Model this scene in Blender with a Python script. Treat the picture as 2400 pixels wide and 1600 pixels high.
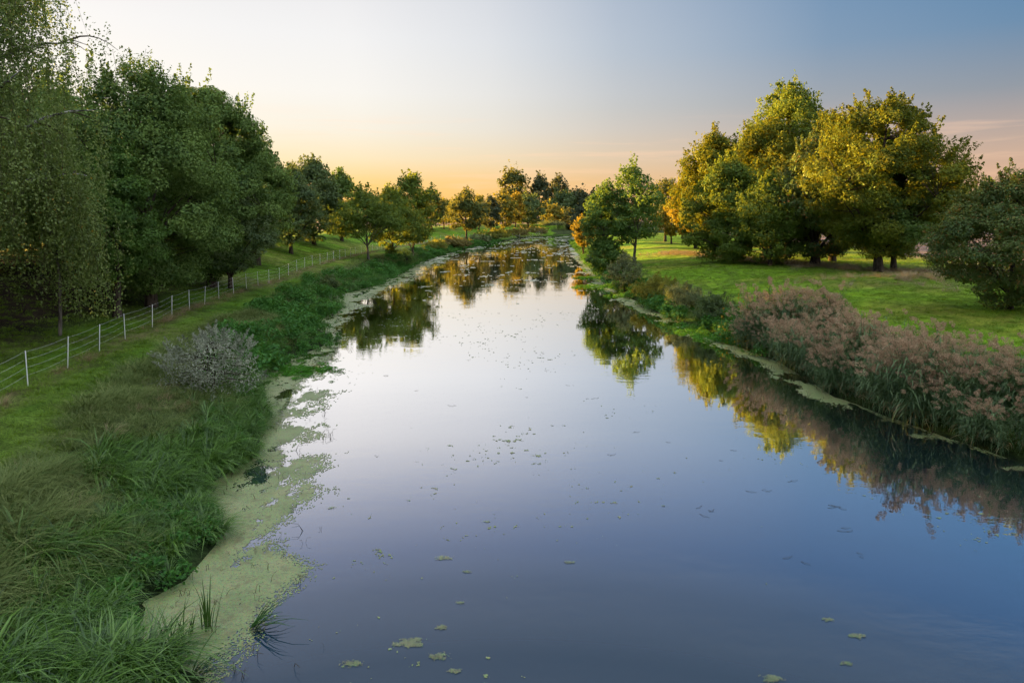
import bpy, math
import numpy as np
from math import radians, sin, cos, tan, pi

# ------------------------------------------------------------------ scene, camera, sky, sun, exposure
for o in list(bpy.data.objects):
    bpy.data.objects.remove(o, do_unlink=True)
S = bpy.context.scene
COL = S.collection

CAM_H, PITCH, LENS = 8.0, radians(5.0), 24.0
HORIZON = 505.0                                    # row of the horizon in the 2400 x 1600 photograph
SHIFT_Y = tan(PITCH) * LENS / 36.0 - (800.0 - HORIZON) / 2400.0
cam_data = bpy.data.cameras.new('camera')
cam_data.lens = LENS
cam_data.sensor_width = 36.0
cam_data.sensor_fit = 'HORIZONTAL'
cam_data.shift_y = SHIFT_Y
cam_data.clip_start = 0.1
cam_data.clip_end = 8000.0
cam = bpy.data.objects.new('camera', cam_data)
cam.location = (0, 0, CAM_H)
cam.rotation_euler = (radians(90) - PITCH, 0, 0)
COL.objects.link(cam)
S.camera = cam

SUN_AZ, SUN_EL = radians(-55.0), radians(4.7)      # azimuth from +Y, negative to the left
SUN_DIR = (sin(SUN_AZ) * cos(SUN_EL), cos(SUN_AZ) * cos(SUN_EL), sin(SUN_EL))
sun_data = bpy.data.lights.new('sun', 'SUN')
sun_data.energy = 5.0
sun_data.angle = radians(0.55)
sun_data.color = (1.0, 0.58, 0.12)
sun = bpy.data.objects.new('sun', sun_data)
sun.rotation_euler = (radians(90) - SUN_EL, 0, pi - SUN_AZ)
sun.location = (-60, 60, 30)
COL.objects.link(sun)

S.view_settings.view_transform = 'Standard'
S.view_settings.look = 'None'
S.view_settings.gamma = 1.0
S.view_settings.use_curve_mapping = False
S.view_settings.exposure = 2.8
S.cycles.max_bounces = 5
S.cycles.use_adaptive_sampling = True
S.cycles.adaptive_threshold = 0.03
S.cycles.use_denoising = True
S.cycles.diffuse_bounces = 1
S.cycles.glossy_bounces = 2
S.cycles.transmission_bounces = 2
S.cycles.transparent_max_bounces = 6
S.cycles.caustics_reflective = False
S.cycles.caustics_refractive = False
S.cycles.sample_clamp_indirect = 4.0


def N(nt, kind, **kw):
    n = nt.nodes.new(kind)
    for k, v in kw.items():
        if k.startswith('i_'):
            key = k[2:]
            n.inputs[int(key) if key.isdigit() else key.replace('_', ' ')].default_value = v
        else:
            setattr(n, k, v)
    return n


def math_node(nt, op, a, b=None, clamp=False):
    n = nt.nodes.new('ShaderNodeMath')
    n.operation = op
    n.use_clamp = clamp
    for i, v in enumerate((a, b)):
        if v is None:
            continue
        if isinstance(v, (int, float)):
            n.inputs[i].default_value = v
        else:
            nt.links.new(v, n.inputs[i])
    return n.outputs[0]


def ramp_node(nt, fac, stops, interp='EASE'):
    r = nt.nodes.new('ShaderNodeValToRGB')
    r.color_ramp.interpolation = interp
    el = r.color_ramp.elements
    while len(el) < len(stops):
        el.new(0.5)
    for e, (p, c) in zip(el, stops):
        e.position = p
        e.color = (c[0], c[1], c[2], 1.0) if not isinstance(c, (int, float)) else (c, c, c, 1.0)
    nt.links.new(fac, r.inputs[0])
    return r.outputs[0]


def mix_rgb(nt, fac, a, b, blend='MIX'):
    m = nt.nodes.new('ShaderNodeMix')
    m.data_type = 'RGBA'
    m.blend_type = blend
    for sock, v in ((m.inputs[0], fac), (m.inputs[6], a), (m.inputs[7], b)):
        if isinstance(v, (int, float)):
            sock.default_value = v
        elif isinstance(v, tuple):
            sock.default_value = (v[0], v[1], v[2], 1.0)
        else:
            nt.links.new(v, sock)
    return m.outputs[2]


def build_world():
    w = bpy.data.worlds.new('World')
    S.world = w
    w.use_nodes = True
    nt = w.node_tree
    nt.nodes.clear()
    out = N(nt, 'ShaderNodeOutputWorld')
    bg = N(nt, 'ShaderNodeBackground')
    bg.inputs[1].default_value = 0.22
    nt.links.new(bg.outputs[0], out.inputs[0])
    tc = N(nt, 'ShaderNodeTexCoord')
    nrm = N(nt, 'ShaderNodeVectorMath', operation='NORMALIZE')
    nt.links.new(tc.outputs['Generated'], nrm.inputs[0])
    sep = N(nt, 'ShaderNodeSeparateXYZ')
    nt.links.new(nrm.outputs[0], sep.inputs[0])
    el = math_node(nt, 'MAXIMUM', sep.outputs[2], 0.0)
    dot = N(nt, 'ShaderNodeVectorMath', operation='DOT_PRODUCT')
    nt.links.new(nrm.outputs[0], dot.inputs[0])
    dot.inputs[1].default_value = SUN_DIR
    s = dot.outputs['Value']
    # clear evening sky away from the sun, and the bleached veil of light around the sun; zenith brightened as added fill
    away = ramp_node(nt, el, [(0.0, (0.58, 0.31, 0.17)), (0.07, (0.43, 0.29, 0.22)), (0.15, (0.190, 0.210, 0.25)), (0.22, (0.095, 0.175, 0.285)),
                              (0.30, (0.055, 0.150, 0.285)), (0.44, (0.09, 0.19, 0.40)), (0.70, (0.68, 0.75, 0.84)), (1.0, (1.0, 1.02, 1.04))], 'LINEAR')
    near = ramp_node(nt, el, [(0.0, (0.76, 0.39, 0.08)), (0.045, (0.71, 0.45, 0.16)), (0.08, (0.66, 0.54, 0.36)), (0.12, (0.64, 0.59, 0.51)), (0.17, (0.645, 0.62, 0.59)),
                              (0.24, (0.62, 0.61, 0.61)), (0.32, (0.57, 0.56, 0.575)), (0.45, (0.36, 0.40, 0.57)), (0.70, (0.74, 0.79, 0.87)), (1.0, (1.0, 1.02, 1.04))], 'LINEAR')
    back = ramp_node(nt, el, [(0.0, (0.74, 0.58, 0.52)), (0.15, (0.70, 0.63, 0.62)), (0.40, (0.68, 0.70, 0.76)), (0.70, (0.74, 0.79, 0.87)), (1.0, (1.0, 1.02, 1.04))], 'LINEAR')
    m = ramp_node(nt, s, [(0.0, 0.0), (0.20, 0.10), (0.45, 0.45), (0.60, 0.80), (0.74, 1.0), (1.0, 1.0)], 'LINEAR')
    # sky opposite the sun brightened to lift the shaded foliage
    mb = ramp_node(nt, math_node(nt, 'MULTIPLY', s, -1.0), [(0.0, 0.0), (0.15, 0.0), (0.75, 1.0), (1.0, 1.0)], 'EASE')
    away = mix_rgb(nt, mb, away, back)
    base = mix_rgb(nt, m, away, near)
    # faint bands of evening cirrus low in the sky
    mp = N(nt, 'ShaderNodeMapping')
    mp.inputs['Scale'].default_value = (2.2, 2.2, 34.0)
    mp.inputs['Rotation'].default_value = (0.02, -0.03, 0.0)
    nt.links.new(nrm.outputs[0], mp.inputs[0])
    nz = N(nt, 'ShaderNodeTexNoise', i_Scale=2.2, i_Detail=6.0, i_Roughness=0.62)
    nt.links.new(mp.outputs[0], nz.inputs['Vector'])
    cl = ramp_node(nt, nz.outputs[0], [(0.0, 0.0), (0.50, 0.0), (0.74, 1.0), (1.0, 1.0)])
    low = ramp_node(nt, el, [(0.0, 0.25), (0.05, 0.6), (0.11, 0.5), (0.16, 0.0), (1.0, 0.0)])
    cf = math_node(nt, 'MULTIPLY', cl, low)
    cf = math_node(nt, 'MULTIPLY', cf, 0.55)
    clouded = mix_rgb(nt, cf, base, (0.80, 0.50, 0.33))
    # the physical sky carries a share of the light
    sky = N(nt, 'ShaderNodeTexSky', sky_type='NISHITA')
    sky.sun_disc = False
    sky.sun_elevation = SUN_EL
    sky.sun_rotation = SUN_AZ
    sky.dust_density = 1.5
    sk = N(nt, 'ShaderNodeVectorMath', operation='SCALE')
    nt.links.new(sky.outputs[0], sk.inputs[0])
    sk.inputs['Scale'].default_value = 0.15
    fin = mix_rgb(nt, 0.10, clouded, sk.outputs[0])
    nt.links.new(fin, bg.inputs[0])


build_world()

# ------------------------------------------------------------------ helpers
_pc, _ps = cos(PITCH), sin(PITCH)


def ray(px, py):
    u = (px - 1200.0) / 2400.0 * 36.0
    v = ((800.0 - py) / 2400.0 + SHIFT_Y) * 36.0
    # camera axes: right = X, up = (0, sin, cos), forward = (0, cos, -sin)
    return np.array([u, v * _ps + LENS * _pc, v * _pc - LENS * _ps])


def P(px, py, z=0.0):
    """point of the place at height z seen at that spot of the photograph"""
    r = ray(px, py)
    t = (z - CAM_H) / r[2]
    return np.array([r[0] * t, r[1] * t, z])


def PY(px, py, y):
    r = ray(px, py)
    t = y / r[1]
    return np.array([r[0] * t, y, CAM_H + r[2] * t])


def smooth(a, b, x):
    t = np.clip((x - a) / (b - a), 0, 1)
    return t * t * (3 - 2 * t)


def _hash(ix, iy, seed):
    h = (ix.astype(np.int64) * 374761393 + iy.astype(np.int64) * 668265263 + seed * 982451653) & 0xFFFFFFFF
    h = ((h ^ (h >> 13)) * 1274126177) & 0xFFFFFFFF
    return ((h ^ (h >> 16)) & 0xFFFF) / 65535.0


def vnoise(x, y, seed=0):
    x, y = np.asarray(x, float), np.asarray(y, float)
    ix, iy = np.floor(x), np.floor(y)
    fx, fy = x - ix, y - iy
    fx, fy = fx * fx * (3 - 2 * fx), fy * fy * (3 - 2 * fy)
    a, b = _hash(ix, iy, seed), _hash(ix + 1, iy, seed)
    c, d = _hash(ix, iy + 1, seed), _hash(ix + 1, iy + 1, seed)
    return (a * (1 - fx) + b * fx) * (1 - fy) + (c * (1 - fx) + d * fx) * fy


def fbm(x, y, seed=0, octaves=4, gain=0.5):
    t, amp, tot = 0.0, 1.0, 0.0
    for k in range(octaves):
        t = t + amp * vnoise(x * 2 ** k, y * 2 ** k, seed + k * 17)
        tot += amp
        amp *= gain
    return t / tot


def polydist(x, y, poly):
    """distance to an open polyline; positive on the right of its direction"""
    x, y = np.asarray(x, float), np.asarray(y, float)
    best = np.full(x.shape, 1e18)
    sign = np.ones(x.shape)
    for (ax, ay), (bx, by) in zip(poly[:-1], poly[1:]):
        dx, dy = bx - ax, by - ay
        t = np.clip(((x - ax) * dx + (y - ay) * dy) / (dx * dx + dy * dy), 0, 1)
        qx, qy = x - (ax + t * dx), y - (ay + t * dy)
        d2 = qx * qx + qy * qy
        m = d2 < best
        best = np.where(m, d2, best)
        sign = np.where(m, np.sign(dy * (x - ax) - dx * (y - ay)), sign)
    return np.sqrt(best) * np.where(sign == 0, 1, sign)


def mesh(name, V, F, mats=(), attrs=None, smooth_shade=False, fmat=None):
    V = np.ascontiguousarray(V, dtype=np.float32)
    F = np.ascontiguousarray(F, dtype=np.int32)
    me = bpy.data.meshes.new(name)
    me.vertices.add(len(V))
    me.vertices.foreach_set('co', V.ravel())
    me.loops.add(F.size)
    me.loops.foreach_set('vertex_index', F.ravel())
    me.polygons.add(len(F))
    me.polygons.foreach_set('loop_start', np.arange(0, F.size, F.shape[1], dtype=np.int32))
    for m in mats:
        me.materials.append(m)
    if fmat is not None:
        me.polygons.foreach_set('material_index', np.ascontiguousarray(fmat, dtype=np.int32))
    me.update(calc_edges=True)
    for k, (dom, arr) in (attrs or {}).items():
        arr = np.ascontiguousarray(arr, dtype=np.float32)
        if arr.ndim == 1:
            a = me.attributes.new(k, 'FLOAT', dom)
            a.data.foreach_set('value', arr)
        else:
            a = me.attributes.new(k, 'FLOAT_COLOR', dom)
            c = np.ones((len(arr), 4), dtype=np.float32)
            c[:, :3] = arr
            a.data.foreach_set('color', c.ravel())
    me.polygons.foreach_set('use_smooth', np.full(len(F), smooth_shade, dtype=bool))
    return me


def obj(name, me, parent=None, loc=None):
    o = bpy.data.objects.new(name, me)
    COL.objects.link(o)
    if parent is not None:
        o.parent = parent
    if loc is not None:
        o.location = loc
    return o


def tag(o, label=None, cat=None, group=None, kind=None):
    if label:
        o['label'] = label
    if cat:
        o['category'] = cat
    if group:
        o['group'] = group
    if kind:
        o['kind'] = kind
    return o


class Geo:
    """collects quads"""
    def __init__(self):
        self.v, self.f, self.a, self.m, self.n = [], [], [], [], 0

    def add(self, V, F, val=0.5, mat=0):
        V = np.asarray(V, float)
        F = np.asarray(F, int)
        self.v.append(V)
        self.f.append(F + self.n)
        self.a.append(np.broadcast_to(np.asarray(val, float), (len(F),)))
        self.m.append(np.full(len(F), mat))
        self.n += len(V)

    def tube(self, pts, rad, k=6, val=0.5, mat=0):
        pts = np.asarray(pts, float)
        rad = np.broadcast_to(np.asarray(rad, float), (len(pts),))
        tan_ = np.gradient(pts, axis=0)
        tan_ /= np.linalg.norm(tan_, axis=1)[:, None] + 1e-9
        ref = np.where(np.abs(tan_[:, 2:3]) > 0.9, np.array([[1.0, 0, 0]]), np.array([[0, 0, 1.0]]))
        u = np.cross(tan_, ref)
        u /= np.linalg.norm(u, axis=1)[:, None] + 1e-9
        w = np.cross(tan_, u)
        an = np.arange(k) * 2 * pi / k
        ring = pts[:, None, :] + rad[:, None, None] * (np.cos(an)[None, :, None] * u[:, None, :] + np.sin(an)[None, :, None] * w[:, None, :])
        V = ring.reshape(-1, 3)
        i, j = np.meshgrid(np.arange(len(pts) - 1), np.arange(k), indexing='ij')
        a = (i * k + j).ravel()
        b = (i * k + (j + 1) % k).ravel()
        self.add(V, np.stack([a, b, b + k, a + k], 1), val, mat)

    def data(self):
        return np.concatenate(self.v), np.concatenate(self.f), np.concatenate(self.a), np.concatenate(self.m)

    def mesh(self, name, mats, smooth_shade=False):
        V, F, A, M = self.data()
        return mesh(name, V, F, mats, {'lv': ('FACE', A)}, smooth_shade, M)


def unit(v):
    return v / (np.linalg.norm(v, axis=-1, keepdims=True) + 1e-9)


def leaf_quads(C, nrm, axis, L, W):
    """rhombic leaves, folded a little along the midrib"""
    nrm = unit(nrm)
    axis = unit(axis - nrm * np.sum(axis * nrm, 1, keepdims=True))
    side = np.cross(nrm, axis)
    L, W = np.asarray(L)[:, None], np.asarray(W)[:, None]
    a = C - axis * L * 0.5
    b = C + side * W * 0.5 + nrm * W * 0.12
    c = C + axis * L * 0.5 - nrm * L * 0.10
    d = C - side * W * 0.5 + nrm * W * 0.12
    V = np.stack([a, b, c, d], 1).reshape(-1, 3)
    return V, np.arange(len(C) * 4).reshape(-1, 4)


# ------------------------------------------------------------------ materials
def new_mat(name):
    m = bpy.data.materials.new(name)
    m.use_nodes = True
    nt = m.node_tree
    nt.nodes.clear()
    out = N(nt, 'ShaderNodeOutputMaterial')
    return m, nt, out


def leaf_material(name, dark, light, glow, trans=0.35, gloss=0.03, rough=0.5, accent=None, accent_at=0.93, instanced=False):
    """foliage: body colour varies leaf by leaf (lv) and clump by clump (cv); some light passes through"""
    m, nt, out = new_mat(name)
    lv = N(nt, 'ShaderNodeAttribute', attribute_name='lv').outputs['Fac']
    if instanced:
        cv = N(nt, 'ShaderNodeObjectInfo').outputs['Random']
    else:
        cv = N(nt, 'ShaderNodeAttribute', attribute_name='cv').outputs['Fac']
    f = math_node(nt, 'ADD', math_node(nt, 'MULTIPLY', lv, 0.62 if instanced else 0.45), math_node(nt, 'MULTIPLY', cv, 0.38 if instanced else 0.55))
    col = mix_rgb(nt, f, dark, light)
    if accent:
        a = ramp_node(nt, lv, [(0.0, 0.0), (accent_at, 0.0), (min(accent_at + 0.03, 0.999), 1.0), (1.0, 1.0)])
        col = mix_rgb(nt, a, col, accent)
    d = N(nt, 'ShaderNodeBsdfDiffuse')
    nt.links.new(col, d.inputs[0])
    t = N(nt, 'ShaderNodeBsdfTranslucent')
    nt.links.new(mix_rgb(nt, 0.6, col, glow), t.inputs[0])
    mx = N(nt, 'ShaderNodeMixShader')
    mx.inputs[0].default_value = trans
    nt.links.new(d.outputs[0], mx.inputs[1])
    nt.links.new(t.outputs[0], mx.inputs[2])
    g = N(nt, 'ShaderNodeBsdfGlossy')
    g.inputs['Roughness'].default_value = rough
    g.inputs[0].default_value = (0.9, 0.95, 1.0, 1)
    mg = N(nt, 'ShaderNodeMixShader')
    mg.inputs[0].default_value = gloss
    nt.links.new(mx.outputs[0], mg.inputs[1])
    nt.links.new(g.outputs[0], mg.inputs[2])
    nt.links.new(mg.outputs[0], out.inputs[0])
    return m


def bark_material(name, c1, c2, scale=6.0, stretch=0.25, bump=0.4):
    m, nt, out = new_mat(name)
    tc = N(nt, 'ShaderNodeTexCoord')
    mp = N(nt, 'ShaderNodeMapping')
    mp.inputs['Scale'].default_value = (1, 1, stretch)
    nt.links.new(tc.outputs['Object'], mp.inputs[0])
    nz = N(nt, 'ShaderNodeTexNoise', i_Scale=scale, i_Detail=5.0, i_Roughness=0.6)
    nt.links.new(mp.outputs[0], nz.inputs['Vector'])
    c = ramp_node(nt, nz.outputs[0], [(0.0, c1), (0.38, c1), (0.62, c2), (1.0, c2)])
    b = N(nt, 'ShaderNodeBsdfPrincipled')
    b.inputs['Roughness'].default_value = 0.9
    b.inputs['Specular IOR Level'].default_value = 0.2
    nt.links.new(c, b.inputs['Base Color'])
    bp = N(nt, 'ShaderNodeBump', i_Strength=bump, i_Distance=0.03)
    nt.links.new(nz.outputs[0], bp.inputs['Height'])
    nt.links.new(bp.outputs[0], b.inputs['Normal'])
    nt.links.new(b.outputs[0], out.inputs[0])
    return m


def plain_material(name, c, rough=0.6, spec=0.3, vary=0.25, scale=8.0):
    m, nt, out = new_mat(name)
    tc = N(nt, 'ShaderNodeTexCoord')
    nz = N(nt, 'ShaderNodeTexNoise', i_Scale=scale, i_Detail=4.0)
    nt.links.new(tc.outputs['Object'], nz.inputs['Vector'])
    col = mix_rgb(nt, nz.outputs[0], tuple(x * (1 - vary) for x in c), tuple(min(1, x * (1 + vary)) for x in c))
    b = N(nt, 'ShaderNodeBsdfPrincipled')
    b.inputs['Roughness'].default_value = rough
    b.inputs['Specular IOR Level'].default_value = spec
    nt.links.new(col, b.inputs['Base Color'])
    nt.links.new(b.outputs[0], out.inputs[0])
    return m


M = {}
M['oak'] = leaf_material('oak_leaf', (0.034, 0.092, 0.022), (0.235, 0.375, 0.090), (0.20, 0.26, 0.03), 0.28, 0.015, 0.4)
M['maple'] = leaf_material('maple_leaf', (0.044, 0.115, 0.022), (0.130, 0.270, 0.045), (0.22, 0.28, 0.03), 0.32, 0.02)
M['grey'] = leaf_material('grey_green_leaf', (0.050, 0.100, 0.040), (0.165, 0.250, 0.085), (0.24, 0.26, 0.03), 0.30, 0.02, 0.4)
M['birch'] = leaf_material('birch_leaf', (0.075, 0.140, 0.034), (0.290, 0.390, 0.095), (0.22, 0.31, 0.05), 0.32, 0.03, 0.4, (0.45, 0.28, 0.03), 0.985)
M['young'] = leaf_material('young_tree_leaf', (0.060, 0.125, 0.020), (0.190, 0.290, 0.046), (0.32, 0.32, 0.02), 0.38, 0.015)
M['ash'] = leaf_material('ash_leaf', (0.050, 0.125, 0.022), (0.165, 0.310, 0.060), (0.26, 0.32, 0.03), 0.36, 0.02)
M['gold'] = leaf_material('golden_oak_leaf', (0.040, 0.092, 0.014), (0.215, 0.250, 0.026), (0.34, 0.28, 0.01), 0.30, 0.012)
M['autumn'] = leaf_material('autumn_leaf', (0.130, 0.120, 0.016), (0.340, 0.265, 0.030), (0.45, 0.30, 0.02), 0.36, 0.015)
M['yellow'] = leaf_material('yellowing_leaf', (0.098, 0.134, 0.022), (0.293, 0.276, 0.043), (0.40, 0.30, 0.02), 0.40, 0.02)
M['rust'] = leaf_material('rust_edge_leaf', (0.045, 0.105, 0.026), (0.170, 0.240, 0.060), (0.26, 0.22, 0.02), 0.28, 0.02, 0.4, (0.30, 0.17, 0.045), 0.92)
M['far'] = leaf_material('far_leaf', (0.055, 0.096, 0.032), (0.140, 0.190, 0.050), (0.32, 0.26, 0.03), 0.36, 0.015)
M['dusk'] = leaf_material('dark_river_leaf', (0.033, 0.059, 0.033), (0.085, 0.120, 0.055), (0.20, 0.18, 0.03), 0.26, 0.02)
M['silver'] = leaf_material('silver_willow_leaf', (0.075, 0.105, 0.050), (0.460, 0.510, 0.390), (0.24, 0.27, 0.16), 0.18, 0.05, 0.3)
M['bushgrey'] = leaf_material('grey_bush_leaf', (0.080, 0.120, 0.046), (0.260, 0.310, 0.140), (0.25, 0.28, 0.08), 0.30, 0.02)
M['herb'] = leaf_material('herb_leaf', (0.018, 0.105, 0.016), (0.095, 0.285, 0.048), (0.20, 0.34, 0.03), 0.30, 0.02, 0.4, instanced=True)
M['cress'] = leaf_material('cress_leaf', (0.030, 0.160, 0.010), (0.090, 0.340, 0.022), (0.24, 0.40, 0.03), 0.30, 0.02, 0.4, instanced=True)
M['sedge'] = leaf_material('sedge_blade', (0.005, 0.042, 0.006), (0.205, 0.390, 0.070), (0.16, 0.32, 0.03), 0.26, 0.04, 0.32, instanced=True)
M['grass'] = leaf_material('long_grass_blade', (0.036, 0.098, 0.018), (0.300, 0.360, 0.125), (0.22, 0.28, 0.05), 0.28, 0.015, instanced=True)
M['straw'] = leaf_material('dry_grass_blade', (0.195, 0.163, 0.077), (0.520, 0.406, 0.227), (0.34, 0.24, 0.10), 0.30, 0.04, instanced=True)
M['lawn'] = leaf_material('meadow_blade', (0.075, 0.180, 0.012), (0.215, 0.350, 0.028), (0.28, 0.38, 0.03), 0.30, 0.02, instanced=True)
M['reed'] = leaf_material('reed_blade', (0.044, 0.115, 0.040), (0.240, 0.360, 0.150), (0.20, 0.28, 0.06), 0.26, 0.03, 0.35, instanced=True)
M['reedfoot'] = leaf_material('dry_reed_blade', (0.146, 0.130, 0.049), (0.390, 0.309, 0.130), (0.30, 0.22, 0.06), 0.26, 0.04, instanced=True)
M['plume'] = leaf_material('reed_plume', (0.400, 0.275, 0.165), (0.740, 0.550, 0.370), (0.48, 0.34, 0.2), 0.35, 0.01, instanced=True)
M['shrubgold'] = leaf_material('golden_bank_shrub', (0.110, 0.140, 0.018), (0.320, 0.330, 0.050), (0.36, 0.32, 0.03), 0.34, 0.02)
M['wheat'] = leaf_material('tan_bank_grass', (0.120, 0.115, 0.032), (0.300, 0.265, 0.080), (0.36, 0.28, 0.05), 0.34, 0.02)
M['bark'] = bark_material('bark', (0.028, 0.022, 0.017), (0.085, 0.070, 0.055))
M['greybark'] = bark_material('grey_bark', (0.060, 0.055, 0.048), (0.170, 0.155, 0.135))
M['birchbark'] = bark_material('birch_bark', (0.050, 0.045, 0.042), (0.640, 0.640, 0.640), 3.0, 1.6, 0.2)
M['post'] = plain_material('white_plastic', (0.74, 0.77, 0.78), 0.45, 0.4, 0.06)
M['wire'] = plain_material('white_rope', (0.52, 0.56, 0.55), 0.6, 0.3, 0.1)
M['insulator'] = plain_material('dark_insulator', (0.06, 0.045, 0.06), 0.5, 0.4)
M['deadwood'] = plain_material('dead_stem', (0.060, 0.050, 0.030), 0.8, 0.2, 0.5)
M['petal'] = plain_material('yellow_flower', (0.62, 0.36, 0.02), 0.7, 0.2, 0.2)


# ------------------------------------------------------------------ the lie of the land
LEFT_EDGE = [(-8.5, -60), (-8.0, -10), (-6.5, 6)] + [tuple(P(x, y)[:2]) for x, y in (
    (470, 1600), (310, 1500), (330, 1405), (420, 1370), (510, 1265), (455, 1150), (590, 1070), (612, 1000), (600, 925), (610, 880), (655, 845),
    (755, 812), (770, 785), (715, 760), (790, 722), (780, 692), (880, 668), (935, 640), (985, 612), (1060, 590), (1150, 570), (1235, 557))]
LEFT_EDGE += [(14, 258), (34, 274), (70, 284), (320, 296)]
RIGHT_EDGE = [(32, -60), (27, -10), (21, 12)] + [tuple(P(x, y)[:2]) for x, y in (
    (2400, 1085), (2150, 1000), (1960, 930), (1830, 850), (1700, 800), (1640, 775), (1560, 740), (1480, 700), (1430, 670), (1400, 640),
    (1375, 610), (1352, 585), (1338, 568))]
RIGHT_EDGE += [(22, 222), (34, 240), (72, 252), (320, 262)]
FENCE = [(-13.5, 8)] + [tuple(P(x, y, 1.9)[:2]) for x, y in (
    (65.6, 903), (161, 854), (236, 816), (298, 785), (355, 763), (401, 742), (500, 699), (617, 659), (720, 627), (833, 597), (920, 579), (1009, 566), (1062, 560),
    (1178, 549), (1282, 542))]


def ground_z(x, y):
    x, y = np.asarray(x, float), np.asarray(y, float)
    dl = -polydist(x, y, LEFT_EDGE)           # > 0 on the left bank
    dr = polydist(x, y, RIGHT_EDGE)           # > 0 on the right bank
    df = -polydist(x, y, FENCE)               # > 0 beyond the fence
    left = dl > 0
    bank_l = -0.9 + 1.15 * smooth(-1.6, 0.5, dl) + 1.0 * smooth(0.3, 4.0, dl) + 0.62 * smooth(3.0, 8.5, dl)
    dike = 2.5 * smooth(1.0, 15.0, df) * smooth(5, 30, y + 5)
    bank_r = -0.9 + 1.15 * smooth(-1.6, 0.5, dr) + 1.0 * smooth(0.3, 4.5, dr) + 0.95 * smooth(3.0, 16.0, dr)
    mid = (dl + dr) < 0
    z = np.where(left | (mid & (dl > dr)), bank_l + dike * left, bank_r)
    z = z + 0.22 * (fbm(x * 0.09, y * 0.09, 5, 3) - 0.5) * smooth(2, 8, np.maximum(dl, dr))
    # low rough mound beside the edge of the meadow
    z = z + 0.75 * np.exp(-(((x - 34) / 7.0) ** 2 + ((y - 57) / 4.5) ** 2))
    return z


def gz(x, y):
    return float(ground_z(np.array([x]), np.array([y]))[0])


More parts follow.
